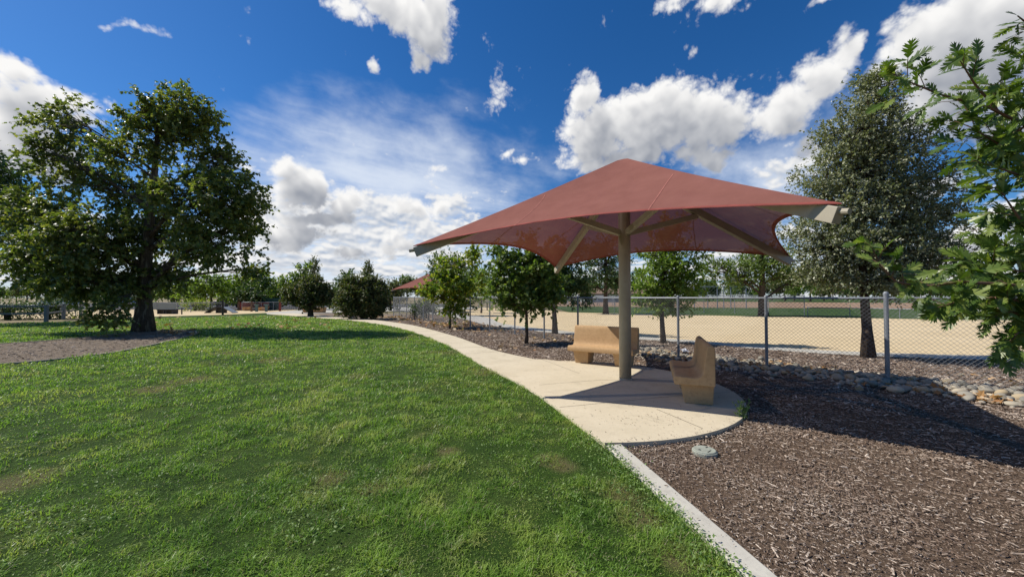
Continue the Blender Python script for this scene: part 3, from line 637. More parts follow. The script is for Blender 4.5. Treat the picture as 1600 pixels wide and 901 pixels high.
def bez(a, c, b, n):
    return [a * (1 - t) ** 2 + c * 2 * t * (1 - t) + b * t * t for t in [i / (n - 1) for i in range(n)]]
def tree(name, label, cat, base, height, lobes, r0, leafm, barkm, tmpl=LENS, lsize=(.09, .15), shoots=4, per=9, slen=(.3, .6),
         lean=(0, 0), up=.25, group=None, seed=1, trunk_top=None, flare=1.35, stems=1, droop=0.0, sub_r=.014):
    """A tree as trunk with limbs, and a crown of separate leaves on shoots; lobes are (x, y, z, rx, ry, rz, tips) in world space."""
    rng = np.random.default_rng(seed); base = Vector(base)
    root = empty(name, base, 0, label, cat, group)
    mb = MB(); tips = []; tdir = []
    top = trunk_top or height * .85
    tp = []
    for i in range(9):
        t = i / 8
        tp.append(Vector((base.x + lean[0] * t + .05 * height * .12 * math.sin(t * 7 + seed), base.y + lean[1] * t + .05 * height * .12 * math.cos(t * 6 + seed * 2), base.z - .05 + (top + .05) * t)))
    tr = [r0 * (flare if i == 0 else 1) * (1 - .80 * (i / 8)) for i in range(9)]
    tr[1] = max(tr[1], r0 * .93)
    if stems == 1: mb.tube(tp, tr, 10)
    else:
        for s in range(stems):
            a = 2 * math.pi * s / stems + seed; sp = rng.uniform(.12, .3) * height
            mb.tube(bez(base + Vector((math.cos(a) * r0 * 1.4, math.sin(a) * r0 * 1.4, -.05)), base + Vector((math.cos(a) * sp * .4, math.sin(a) * sp * .4, top * .5)), base + Vector((math.cos(a) * sp, math.sin(a) * sp, top)), 6), [r0 * (1 - .13 * i) for i in range(6)], 7)
    def trunk_at(z):
        t = min(max((z - base.z) / top, .2), 1) * 8; i = min(int(t), 7)
        return tp[i].lerp(tp[i + 1], t - i), tr[i] + (tr[i + 1] - tr[i]) * (t - i)
    for (cx, cy_, cz, rx, ry, rz, nt) in lobes:
        c = Vector((cx, cy_, cz)); hd = math.hypot(cx - base.x, cy_ - base.y)
        p0, rr = trunk_at(cz - max(.55 * hd, .25 * rz))
        ctrl = p0.lerp(c, .45) + Vector((0, 0, .12 * hd))
        limb = bez(p0, ctrl, c + Vector((0, 0, rz * .35)), 8); lr = min(rr * .5, .018 + .022 * (nt ** .5) * r0 * 2)
        mb.tube(limb, [lr * (1 - .75 * i / 7) for i in range(8)], 6)
        dirs = rng.normal(size=(nt, 3)); dirs /= np.linalg.norm(dirs, axis=1, keepdims=True)
        rad = rng.random(nt) ** .42
        for d, q in zip(dirs, rad):
            wob = 1 + .22 * math.sin(d[0] * 5 + seed) * math.cos(d[1] * 4 - d[2] * 6 + seed)
            p = c + Vector((d[0] * rx, d[1] * ry, d[2] * rz)) * float(q) * wob
            if p.z < base.z + .12: p.z = base.z + .12 + rng.random() * .2
            s = limb[int(rng.integers(2, 8))]
            if nt <= 400:
                m = s.lerp(p, .5) + Vector(rng.normal(size=3) * .08) * (p - s).length
                mb.tube([s, m, p], [sub_r, sub_r * .7, sub_r * .3], 4, False)
            tips.append(p); o = Vector((d[0], d[1], d[2])) ; tdir.append(o)
    mb.v = [tuple(Vector(p) - base) for p in mb.v]
    mb.build('trunk', barkm, root, smooth=True)
    tips = np.array(tips); tdir = np.array(tdir); nt = len(tips)
    # shoots
    sd = np.repeat(tdir, shoots, 0) * .55 + rng.normal(size=(nt * shoots, 3)) * .75 + np.array([0, 0, up])
    sd /= np.linalg.norm(sd, axis=1, keepdims=True); sl_ = rng.uniform(*slen, nt * shoots)
    s0 = np.repeat(tips, shoots, 0)
    t = np.tile((np.arange(per) + .6) / per, nt * shoots) + rng.normal(0, .04, nt * shoots * per)
    ax = np.repeat(sd, per, 0); ln = np.repeat(sl_, per)
    pos = np.repeat(s0, per, 0) + ax * (t * ln)[:, None] + np.array([0, 0, -1.0]) * (droop * t * t * ln)[:, None]
    la = ax * .7 + rng.normal(size=ax.shape) * .65 + np.array([0, 0, -.25 - droop])
    nr = rng.normal(size=ax.shape) * .55 + np.array([0, 0, .9]) + np.repeat(np.repeat(tdir, shoots, 0), per, 0) * .35
    keep = pos[:, 2] > base.z + .02
    n = keep.sum()
    leaves('crown', tmpl, pos[keep], la[keep], nr[keep], rng.uniform(*lsize, n), leafm, root, base)
    return root
def PL(Y, rows):                        # crown lobes given by where the photo shows them, at their own depth
    out = []
    for px, py, rx, ry, nt, dy in rows:
        c = at(px, py, Y + dy); k = (Y + dy) / F
        out.append((c.x, c.y, c.z, rx * k, (rx + ry) / 2 * k * .95, ry * k, nt))
    return out
def copy_thing(o, name=None, label=None):
    c = o.copy(); COL.objects.link(c)
    if label: c['label'] = label
    for ch in [k for k in o.children]:
        d = ch.copy(); COL.objects.link(d); d.parent = c
        for gc in [k for k in ch.children]:
            e = gc.copy(); COL.objects.link(e); e.parent = d
    return c
# ------------------------------------------------------------------ shade canopy
U = Vector((.848, -.53, 0)); Vv = Vector((.53, .848, 0))
POLE = Vector((2.07, 7.05, 0)); HALF = 2.66; HC = 2.33; HA = 4.08
ROT = math.atan2(U.y, U.x)
def shade_canopy(loc, rz, label, group):
    root = empty('shade_canopy', loc, rz, label, 'shade canopy', group)
    ap = Vector((0, 0, HA)); cs = [Vector((-HALF, -HALF, HC)), Vector((HALF, -HALF, HC)), Vector((HALF, HALF, HC)), Vector((-HALF, HALF, HC))]
    n, mrows = 24, 14; sag = .138
    cm = MB(); hem = MB(); seams = []
    def P(k, s, t):
        a, b = cs[k], cs[(k + 1) % 4]; e = a.lerp(b, s); e = e.lerp(ap, sag * 4 * s * (1 - s))
        p = ap.lerp(e, t); p.z -= .10 * math.sin(math.pi * t) * 4 * s * (1 - s) * .6 + .03 * math.sin(math.pi * t)
        return p
    for k in range(4):
        rows = [[P(k, i / n, max(j / mrows, .035)) for i in range(n + 1)] for j in range(mrows + 1)]
        base = len(cm.v); cm.v += [tuple(p) for r_ in rows for p in r_]
        for j in range(mrows):
            for i in range(n):
                q = base + j * (n + 1) + i; cm.f.append((q, q + n + 1, q + n + 2, q + 1))
        up = Vector((0, 0, .004))
        for i in range(n):              # hem webbing folded over the cable
            a, b, c, d = P(k, i / n, 1.002), P(k, (i + 1) / n, 1.002), P(k, (i + 1) / n, .982), P(k, i / n, .982)
            hem.add([a + up, b + up, c + up, d + up, a - up, b - up, c - up, d - up], [(0, 1, 2, 3), (7, 6, 5, 4), (0, 4, 5, 1), (2, 6, 7, 3)])
        A = cs[(k + 1) % 4] - cs[k]
        for off in (.30, .70):          # sewn seams running up the slope
            pts = []
            for j in range(15):
                t = 1 - j / 14 * .97; s = .5 + (off - .5) / t
                if not .0 < s < 1: break
                pts.append(P(k, s, t))
            seam = MB(); seams.append(seam)
            for p, q in zip(pts, pts[1:]):
                w = A.normalized() * .007
                seam.add([p - w + up, p + w + up, q + w + up, q - w + up, p - w - up, p + w - up, q + w - up, q - w - up], [(0, 1, 2, 3), (7, 6, 5, 4)])
    cap = [P(k, i / n, .035) for k in range(4) for i in range(n)]
    base = len(cm.v); cm.v += [tuple(p) for p in cap] + [(0, 0, HA - .025)]
    for i in range(len(cap)): cm.f.append((base + i, base + (i + 1) % len(cap), base + len(cap)))
    o = cm.build('canopy', M['fabric'], root, smooth=True)
    hem.build('hem', M['hem'], o); [q.build('seam', M['seam'], o) for q in seams]
    pl = MB(); pl.tube([(0, 0, -.02), (0, 0, HA - .12)], .107, 20); pl.build('pole', M['beige'], root, smooth=True).data.update()
    bs = MB(); bs.lathe((0, 0, 0), [(.125, .0), (.125, .012), (.112, .03)], 20); bs.build('base_collar', M['beige'], root)
    for k in range(4):
        c = cs[k]; d = Vector((c.x, c.y, 0)).normalized()
        rf = MB(); tipp = c - d * .02 - Vector((0, 0, .105)); inn = Vector((0, 0, HA - .32)) + d * .08
        rf.beam(inn, tipp, .10, .13, .15); r_ = rf.build('rafter', M['beige'], root, bevel=.006)
        cl = MB(); cl.tube([c - d * .04 + Vector((0, 0, -.065)), c + d * .07 + Vector((0, 0, -.085))], .027, 10)
        cl.build('cable_end', M['beige'], r_)
        st = MB(); e = inn.lerp(tipp, .40) - Vector((0, 0, .08)); st.beam(Vector((0, 0, 2.68)) + d * .09, e, .075, .10)
        st.build('brace', M['beige'], root, bevel=.005)
    return root
can = shade_canopy(POLE, ROT, 'large dusty red fabric shade canopy on a beige pole over the round concrete patio', 'square red shade canopies')
can2 = copy_thing(can, label='small distant red shade canopy beyond the fence behind the yellow green sapling')
g2 = at(669, 464, 41); can2.location = (g2.x, 41, -.08); can2.rotation_euler.z = R(-22)

# ------------------------------------------------------------------ concrete benches
def bench(loc, rz, label):
    root = empty('park_bench', loc, rz, label, 'bench', 'tan concrete benches on the patio')
    L = 1.48
    prof = [(-.255, .28), (-.262, .33), (-.255, .375), (-.24, .395), (-.21, .402), (-.02, .385), (.05, .392), (.088, .415), (.112, .46), (.125, .53), (.155, .75), (.165, .80), (.185, .828), (.215, .838), (.245, .828), (.262, .795), (.262, .28)]
    mb = MB(); n = len(prof)
    mb.add([(-L / 2, y, z) for y, z in prof] + [(L / 2, y, z) for y, z in prof],
           [tuple(range(n)), tuple(reversed(range(n, 2 * n)))] + [(i, n + i, n + (i + 1) % n, (i + 1) % n) for i in range(n)])
    mb.build('seat_and_back', M['bench'], root, bevel=.014, seg=3)
    for s in (-1, 1):
        lg = MB(); lg.frustum((s * .46, .065, 0), (.30, .36), (s * .46, .045, .282), (.36, .43)); lg.build('leg', M['bench'], root, bevel=.012)
    return root
bench((2.03, 8.62, 0), ROT, 'tan concrete bench behind the pole, facing the lawn with its seat half in shade')
bench((2.767, 6.015, 0), R(-110), 'tan concrete bench at the patio edge seen from its end, its back to the fence')

# ------------------------------------------------------------------ chain link fences
def resample(pts, step):
    P = [Vector((p[0], p[1], 0)) for p in smooth_poly(pts, 12)]; out = [P[0].copy()]; acc = 0
    for a, b in zip(P, P[1:]):
        L = (b - a).length; d = step - acc
        while d <= L: out.append(a.lerp(b, d / L)); d += step
        acc = (acc + L) % step
    return out
def chain_fence(label, posts, H, z, pitch=.072, wr=.0021, rail_r=.021, post_r=.03, terminal=(), wires=True, bottom=.04, group='chain link fences', mid=False):
    base = posts[len(posts) // 2].copy(); base.z = z
    root = empty('chain_link_fence', base, 0, label, 'fence', group); off = -base
    rl = MB(); wm = MB(); tie = MB()
    for i, p in enumerate(posts):
        q = Vector((p.x, p.y, z)) + off; pm_ = MB(); r_ = post_r * (1.2 if i in terminal else 1)
        pm_.tube([q, q + Vector((0, 0, H + (.06 if i in terminal else .0)))], r_, 10)
        pm_.lathe(q + Vector((0, 0, H + (.06 if i in terminal else .0))), [(r_ * 1.15, -.03), (r_ * 1.15, .012), (r_ * .6, .035)], 10)
        pm_.build('post', M['galv'], root, smooth=False)
    rl.tube([Vector((p.x, p.y, z + H - .025)) + off for p in posts], rail_r, 8)
    rl.build('top_rail', M['galv'], root, smooth=True)
    if mid:
        r2 = MB(); r2.tube([Vector((p.x, p.y, z + H * .5)) + off for p in posts], rail_r * .8, 6); r2.build('middle_rail', M['galv'], root, smooth=True)
    if wires:
        for a, b in zip(posts, posts[1:]):
            d = b - a; L = d.length; d = d / L; nrm = Vector((-d.y, d.x, 0)); h = H - .03 - bottom
            k = int((L + h) / pitch) + 1
            for sgn in (1, -1):
                for i in range(k):
                    x0 = i * pitch - h; t0, t1 = max(0, -x0 / h), min(1, (L - x0) / h)
                    if t1 <= t0: continue
                    def pt(t):
                        xx = x0 + t * h; zz = bottom + (t if sgn > 0 else 1 - t) * h
                        return a + d * xx + Vector((0, 0, z + zz)) + nrm * (wr * sgn + .034) + off
                    p, q = pt(t0), pt(t1); e = (q - p).normalized(); s1 = e.cross(nrm).normalized() * wr; s2 = nrm * wr
                    wm.add([p + s1, p + s2, p - s1, p - s2, q + s1, q + s2, q - s1, q - s2], [(0, 1, 5, 4), (1, 2, 6, 5), (2, 3, 7, 6), (3, 0, 4, 7)])
        wm.build('chain_link', M['wire'], root)
    return root
near_posts = resample([(8.195, 5.752), (6.86, 7.03), (5.47, 8.31), (4.1, 9.57), (1.19, 14.3), (-1.9, 18.6), (-5.2, 24.2), (-7.1, 27.3), (-10.6, 33.0)], 1.86)
near_posts = [Vector((9.64, 4.40, 0)), Vector((11.0, 3.1, 0))][::-1] + near_posts
chain_fence('long grey chain link fence running past both benches beside the mulch bed', near_posts, 1.56, Z_MULCH, terminal=(3,))
back = [G(x, y, Z_SAND) for x, y in ((748, 480), (800, 480.5), (856, 483), (904, 486), (960, 487.5), (1010, 488.5), (1060, 489.5), (1100, 489.5), (1148, 490), (1201, 491.5), (1257, 493))]
chain_fence('chain link fence along the far edge of the tan dog run', back, 1.72, Z_SAND, wr=.004, pitch=.16, rail_r=.04)
low = [G(x, y, Z_SAND) for x, y in ((1262, 493.2), (1328, 494.5), (1406, 497.5), (1492, 500.5), (1585, 504), (1690, 508))]
chain_fence('low rail fence between the dog run and the green turf on the right', low, .72, Z_SAND, wr=.003, pitch=.12, rail_r=.03)
lf = [G(x, y, Z_SAND) for x, y in ((118, 493), (155, 491), (195, 489.5), (210, 489), (235, 488.5), (246, 488), (277, 488), (298, 487.6), (331, 487), (350, 486.8))]
chain_fence('chain link fence behind the trunk of the big tree', lf, 1.0, Z_SAND, wr=.004, pitch=.16, rail_r=.035)
lf2 = [G(x, y, Z_SAND) for x, y in ((378, 485.5), (394, 485.3), (408, 485.2), (427, 485), (455, 484.6), (468, 484.4), (500, 484)) ]
chain_fence('chain link fence in front of the parked cars and red wall', lf2, 1.0, Z_SAND, wr=.005, pitch=.2, rail_r=.035)
# backstop frame beyond the dog run
bs_posts = [at(x, 480, 52) for x in (1085, 1106, 1121, 1131, 1142, 1166)]
for p in bs_posts: p.z = 0
chain_fence('tall dark backstop fence standing beyond the dog run', bs_posts, 3.0, Z_SAND, wr=.006, pitch=.5, rail_r=.05, post_r=.06, group=None)
# post and rail fence at the left
root = empty('rail_fence', G(60, 503, 0), 0, 'grey post and two rail fence at the left edge of the lawn', 'fence'); o0 = root.location
prs = [G(x, y, Z_LAWN) for x, y in ((-70, 506), (-10, 505), (72, 503.5), (99, 498.5), (126, 495))]
for p in prs:
    b_ = MB(); q = p - o0; b_.box((q.x, q.y, q.z + .53), (.15, .15, 1.06), .2); b_.build('post', M['grey'], root, bevel=.01)
for zz in (.55, .98):
    b_ = MB()
    for a, b in zip(prs, prs[1:]): b_.beam(a - o0 + Vector((0, -.03, zz)), b - o0 + Vector((0, -.03, zz)), .04, .09)
    b_.build('rail', M['grey'], root)

# ------------------------------------------------------------------ small things near the patio
c = G(1101, 709, Z_MULCH)
lid = empty('valve_box', c, .3, 'round grey green valve box lid set in the mulch', 'valve box lid')
b_ = MB(); b_.lathe((0, 0, 0), [(.118, -.03), (.115, .035), (.108, .04)], 32); b_.build('rim', M['lid'], lid)
b_ = MB(); b_.lathe((0, 0, 0), [(.104, .030), (.104, .046), (.098, .05)], 32); lo = b_.build('lid', M['lid'], lid)
for c_, d_ in (((.055, .03, .0512), (.035, .012, .003)), ((-.06, .0, .0512), (.02, .02, .003)), ((0, -.06, .0512), (.07, .008, .003))):
    b_ = MB(); b_.box(c_, d_, .4); b_.build('slot', M['dark'], lo)
c = G(1068, 553, Z_MULCH)
rng = np.random.default_rng(5)
pb = bpy.data.meshes.new('paper_litter'); g_ = 7
vs_ = [((i / (g_ - 1) - .5) * .30 + rng.normal(0, .012), (j / (g_ - 1) - .5) * .22 + rng.normal(0, .012), .035 + abs(rng.normal(0, .035))) for j in range(g_) for i in range(g_)]
pb.from_pydata(vs_, [], [(j * g_ + i, j * g_ + i + 1, (j + 1) * g_ + i + 1, (j + 1) * g_ + i) for j in range(g_ - 1) for i in range(g_ - 1)])
o = link_mesh('paper_litter', pb, M['paper'], None, c + Vector((0, 0, .05))); sm = o.modifiers.new('t', 'SOLIDIFY'); sm.thickness = .002; o.rotation_euler = (.2, .15, .4)
tag(o, 'crumpled white paper litter lying by the rocks near the fence', 'litter')
c = G(1012 + 235, 571, Z_MULCH)

def weed(loc, h, n, label, seed, mat='L_weed', tmpl=NARROW, spread=.5, size=(.03, .06), group=None):
    rng = np.random.default_rng(seed); root = empty('weed', loc, 0, label, 'weed', group); st = MB(); P_, A_, N_ = [], [], []
    for i in range(n):
        a = rng.uniform(0, 6.28); sp = rng.uniform(.1, spread) * h; hh = h * rng.uniform(.5, 1)
        b0 = Vector((rng.normal(0, .03), rng.normal(0, .03), 0)); e = b0 + Vector((math.cos(a) * sp, math.sin(a) * sp, hh))
        pts = bez(b0, b0 + Vector((0, 0, hh * .6)), e, 5); st.tube(pts, .0022, 4, False)
        for k in range(10):
            t = rng.uniform(.2, 1); p = pts[0].lerp(e, t); p = p + Vector((0, 0, hh * .15 * math.sin(math.pi * t)))
            P_.append(tuple(p + Vector(loc))); A_.append(rng.normal(size=3) + np.array([0, 0, .5])); N_.append(rng.normal(size=3) * .5 + np.array([0, 0, 1]))
    st.build('stem', M[mat], root)
    leaves('foliage', tmpl, np.array(P_), np.array(A_), np.array(N_), rng.uniform(*size, len(P_)), M[mat], root, loc)
    return root
weed(G(1157, 657, Z_MULCH), .26, 16, 'green weed growing against the rounded edge of the patio', 3)
weed(G(1590, 575, Z_MULCH), .42, 26, 'bushy green weed at the foot of the fence on the right', 4, 'L_green', NARROW, .8)

# river rocks along the fence
def rock_mesh(seed):
    import bmesh
    rng = np.random.default_rng(seed); bm = bmesh.new(); bmesh.ops.create_icosphere(bm, subdivisions=3, radius=1)
    fs = rng.normal(size=(4, 3)) * 1.3; ph = rng.uniform(0, 6, 4)
    for v in bm.verts:
        k = 1 + sum(.07 * math.sin(fs[i] @ np.array(v.co) + ph[i]) for i in range(4)); v.co *= k
    me = bpy.data.meshes.new('river_rock'); bm.to_mesh(me); bm.free(); me.polygons.foreach_set('use_smooth', [True] * len(me.polygons)); me.materials.append(M['rock'])
    return me
def rocks():
    rng = np.random.default_rng(21); protos = [rock_mesh(i) for i in range(8)]; placed = []
    line = [Vector((p[0], p[1], 0)) for p in smooth_poly([(9.0, 4.3), (7.95, 5.40), (6.88, 6.75), (5.6, 8.15), (4.3, 9.5), (3.2, 11.2)], 10)]
    tries = 0; P_ = []
    while tries < 22000:
        tries += 1
        t = rng.random() ** .85 * (len(line) - 1.001); i = int(t); a, b = line[i], line[i + 1]; d = (b - a).normalized(); nrm = Vector((-d.y, d.x, 0))
        if nrm.x < 0: nrm = -nrm        # away from the camera
        p = a.lerp(b, t - i) + nrm * (rng.normal(.14, .38))
        small = len(placed) >= 290
        r_ = rng.uniform(.03, .05) if small else rng.uniform(.045, .088)
        if any((p - q).length < (r_ + s) * .76 for q, s in placed): continue
        placed.append((p, r_))
        if small:
            P_.append((p, r_)); continue
        o = bpy.data.objects.new('river_rock', protos[len(placed) % 8]); COL.objects.link(o)
        o.location = (p.x, p.y, Z_MULCH + .022 + r_ * .32); o.scale = (r_ * rng.uniform(.95, 1.35), r_ * rng.uniform(.8, 1.05), r_ * rng.uniform(.55, .85)); o.rotation_euler = (rng.normal(0, .25), rng.normal(0, .25), rng.uniform(0, 6.28))
        tag(o, 'rounded grey or tan river rock in the border along the chain link fence', 'rock', 'river rocks along the fence')
    global ROCKS
    ROCKS = [(p.x, p.y, r_) for p, r_ in placed]
    st = MB()                           # the small stones between them
    for p, r_ in P_[:900]:
        a0 = rng.uniform(0, 6.28); v = [(p.x, p.y, Z_MULCH + .015 + r_ * .8)]
        ring = []
        for h, q in ((.55, .75), (0, 1.0)):
            for j in range(7): ring.append((p.x + r_ * q * math.cos(a0 + j * .8976) * rng.uniform(.85, 1.2), p.y + r_ * q * math.sin(a0 + j * .8976), Z_MULCH + .012 + r_ * h))
        f = [(0, 1 + j, 1 + (j + 1) % 7) for j in range(7)] + [(1 + j, 8 + j, 8 + (j + 1) % 7, 1 + (j + 1) % 7) for j in range(7)]
        st.add(v + ring, f)
    tag(st.build('pebbles', plain('pebble_stone', (.34, .30, .235), .85, .2, 0, .45, 6, .2), smooth=True), 'small grey and tan stones filling the rock border along the fence', 'stones', kind='stuff')
rocks()

def chips():
    rng = np.random.default_rng(31)
    N_ = 820000
    r = 1.6 + rng.random(N_) ** 1.7 * 26; th = rng.uniform(R(-30), R(60), N_); x, y = r * np.sin(th), r * np.cos(th)
    bed = [(22, -4), (22, 8.4)] + strip_near[6:-6] + [(-9.5, 33), (-17, 31), (-9, 22), (-3, 12), (-.6, 8), (0, 5), (1, 3), (2.2, -4)]
    keep = inside(bed, x, y) & ~inside(path_poly, x, y) & ~inside(lawn_poly, x, y)
    keep &= ((x - ka.x) * kn.x + (y - ka.y) * kn.y > .0080) | (y > 3.9)
    keep &= rng.random(N_) < np.clip(noise2(x, y, 1.1, 8) * 1.5, .35, 1)
    cell = np.zeros((800, 900), bool)   # no chips on top of the stones
    for rx, ry, rr in ROCKS:
        i0, j0 = int((rx - rr) / .015), int((ry - rr) / .015); k = int(2 * rr / .015) + 2
        if i0 < 0 or j0 < 0: continue
        ii, jj = np.meshgrid(np.arange(i0, min(i0 + k, 800)), np.arange(j0, min(j0 + k, 900)), indexing='ij')
        cell[ii, jj] |= (ii * .015 - rx) ** 2 + (jj * .015 - ry) ** 2 < (rr * .95) ** 2
    ci, cj = np.clip((x / .015).astype(int), 0, 799), np.clip((y / .015).astype(int), 0, 899)
    keep &= ~(cell[ci, cj] & (x > 0) & (x < 12) & (y < 13.5))
    x, y, r = x[keep], y[keep], r[keep]
    # the tree bed too
    M2 = 16000; bx = rng.uniform(-19, -11, M2); by = rng.uniform(4.5, 17.6, M2); k2 = inside(tree_bed, bx, by)
    zb = np.concatenate([np.full(len(x), Z_MULCH), np.full(k2.sum(), Z_LAWN + .012)])
    x = np.concatenate([x, bx[k2]]); y = np.concatenate([y, by[k2]]); r = np.concatenate([r, np.hypot(bx[k2], by[k2])]); n = len(x)
    ln = np.exp(rng.normal(math.log(.0125), .68, n)) * np.clip(r / 4.5, .8, 3.2); ln = np.minimum(ln, .11)
    wd = np.minimum(ln * rng.uniform(.16, .45, n), .013 * np.clip(r / 4.5, .8, 3))
    a = rng.uniform(0, 6.28, n); pit = rng.normal(0, .16, n); rol = rng.normal(0, .3, n)
    ax = np.stack([np.cos(a) * np.cos(pit), np.sin(a) * np.cos(pit), np.sin(pit)], 1)
    sd = np.stack([-np.sin(a) * np.cos(rol), np.cos(a) * np.cos(rol), np.sin(rol)], 1)
    nr = np.cross(ax, sd); z = zb + .006 + np.abs(rng.normal(0, .010, n)) + np.abs(np.sin(pit)) * ln * .4
    c = np.stack([x, y, z], 1); th_ = .0022 + wd * .12
    V = np.empty((n, 6, 3), np.float32)
    for i, (p, q, s) in enumerate(((-.5, -.5, 0), (.5, -.38, 0), (.46, .5, 0), (-.46, .42, 0), (-.3, 0, 1), (.3, .05, 1))):
        V[:, i] = c + ax * (p * ln)[:, None] + sd * (q * wd)[:, None] + nr * (s * th_)[:, None]
    k = np.arange(n)[:, None] * 6
    L = np.concatenate([k + i for i in (0, 1, 5, 4, 2, 3, 4, 5, 1, 2, 5, 3, 0, 4)], 1)
    o = np_mesh('wood_chips', V.reshape(-1, 3), L, np.tile([4, 4, 3, 3], n), M['chip'])
    tag(o, 'brown bark mulch chips covering the planting beds', 'mulch', kind='stuff')
chips()

def fallen():
    rng = np.random.default_rng(41); P_ = []
    def patch(px, py, n, sx, sy, z=Z_MULCH):
        c = G(px, py, z)
        for _ in range(n): P_.append((c.x + rng.normal(0, sx), c.y + rng.normal(0, sy), z + rng.uniform(.03, .085)))
    for px, py, n, sx, sy in ((1450, 612, 14, .12, .12), (1420, 600, 8, .2, .1), (1290, 586, 10, .3, .15), (1525, 624, 18, .18, .15), (1555, 630, 14, .14, .12), (1490, 620, 8, .15, .1), (1350, 590, 8, .3, .15), (1330, 604, 6, .3, .2),
                              (1215, 575, 40, .5, .25), (1270, 582, 30, .5, .25), (1060, 565, 60, .5, .3), (1120, 572, 30, .4, .3), (1010, 556, 40, .5, .3),
                              (900, 533, 50, .8, .35), (860, 528, 50, 1., .4), (770, 517, 60, 1., .4), (730, 511, 120, .9, .4), (715, 507, 90, .8, .5), (640, 500, 80, 1.2, .5), (615, 496, 110, 1., .5), (690, 504, 60, 1., .5), (1570, 600, 16, .4, .3), (800, 545, 14, 1, .6)):
        patch(px, py, n, sx, sy)
    for _ in range(170):                # scattered on the far lawn and round the tree
        px, py = rng.uniform(180, 520), rng.uniform(492, 513); P_.append(tuple(G(px, py, Z_LAWN + .05)))
    for _ in range(60): P_.append(tuple(G(rng.uniform(250, 310), rng.uniform(515, 523), Z_LAWN + .04)))
    P_ = np.array(P_); m = ~inside(path_poly, P_[:, 0], P_[:, 1]) | (rng.random(len(P_)) < .25); P_ = P_[m]; n = len(P_)
    ax = rng.normal(size=(n, 3)) * np.array([1, 1, .35]); nr = rng.normal(size=(n, 3)) * .45 + np.array([0, 0, 1])
    o = leaves('fallen_leaves', STAR, P_, ax, nr, rng.uniform(.08, .15, n) * np.clip(np.hypot(P_[:, 0], P_[:, 1]) / 14, 1, 1.6), M['L_fallen'], None, (0, 0, 0))
    tag(o, 'dry orange and tan fallen leaves scattered over beds and lawn', 'fallen leaves', kind='stuff')
fallen()
# crumbs of mulch and dirt kicked onto the patio
def crumbs():
    rng = np.random.default_rng(43); n = 420
    a = rng.uniform(0, 6.28, n); rr = PR * np.sqrt(rng.random(n)); x = PC.x + rr * np.cos(a); y = PC.y + rr * np.sin(a)
    cl = rng.random(n) < .35; x[cl] = 1.7 + rng.normal(0, .35, cl.sum()); y[cl] = 4.75 + rng.normal(0, .18, cl.sum())
    ea = rng.uniform(R(-88), R(85), 420); er = PR - np.abs(rng.normal(0, .07, 420)); x = np.concatenate([x, PC.x + er * np.cos(ea)]); y = np.concatenate([y, PC.y + er * np.sin(ea)])
    fe = np.array(far_edge)[rng.integers(0, len(far_edge), 400)]; x = np.concatenate([x, fe[:, 0] - np.abs(rng.normal(0, .14, 400))]); y = np.concatenate([y, fe[:, 1] - rng.normal(0, .25, 400)])
    kt = rng.uniform(0, 2.6, 70); kq = rng.uniform(-.95, .95, 70); kx = ka.x + kd.x * kt + kn.x * kq; ky = ka.y + kd.y * kt + kn.y * kq
    k = inside(path_poly, x, y); x, y = np.concatenate([x[k], kx]), np.concatenate([y[k], ky]); n = len(x)
    ax = rng.normal(size=(n, 3)) * np.array([1, 1, .1]); nr = rng.normal(size=(n, 3)) * .3 + np.array([0, 0, 1])
    o = leaves('mulch_crumbs', NARROW, np.stack([x, y, np.full(n, .006)], 1), ax, nr, rng.uniform(.008, .03, n), M['chip'], None, (0, 0, 0))
    tag(o, 'dark crumbs of bark scattered over the concrete patio', 'mulch', kind='stuff')
crumbs()

def edge_clover():
    rng = np.random.default_rng(47); P_ = []
    for t in np.linspace(-.3, 2.6, 260):
        c = ka + kd * t - kn * 1.0
        for _ in range(int(rng.integers(2, 14))):
            q = c - kn * abs(rng.normal(0, 1.6)) + kd * rng.normal(0, .04) + kn * .35
            P_.append((q.x, q.y, rng.uniform(-.01, .035)))
    for x, y in near_edge[2:34]:
        for _ in range(26):
            P_.append((x - abs(rng.normal(0, .12)), y + rng.normal(0, .12), rng.uniform(-.02, .03)))
    for _ in range(900):                # broad leaved weeds in loose colonies through the near lawn
        px, py = rng.uniform(-40, 1000), rng.uniform(640, 930); c = G(px, py)
        if noise2(np.array([c.x]), np.array([c.y]), 1.7, 15)[0] < .60: continue
        for _ in range(7): P_.append((c.x + rng.normal(0, .06), c.y + rng.normal(0, .06), rng.uniform(-.005, .04)))
    P_ = np.array(P_); k = inside(lawn_poly, P_[:, 0], P_[:, 1]) | (rng.random(len(P_)) < .6); k &= ~inside(path_poly, P_[:, 0], P_[:, 1]); P_ = P_[k]; n = len(P_)
    ax = rng.normal(size=(n, 3)) * np.array([1, 1, .5]); nr = rng.normal(size=(n, 3)) * .5 + np.array([0, 0, 1])
    o = leaves('clover', LENS, P_, ax, nr, rng.uniform(.012, .030, n), M['L_weed'], None, (0, 0, 0))
    tag(o, 'low broad leaved clover and weeds in the lawn and along the kerb', 'clover', kind='stuff')
edge_clover()
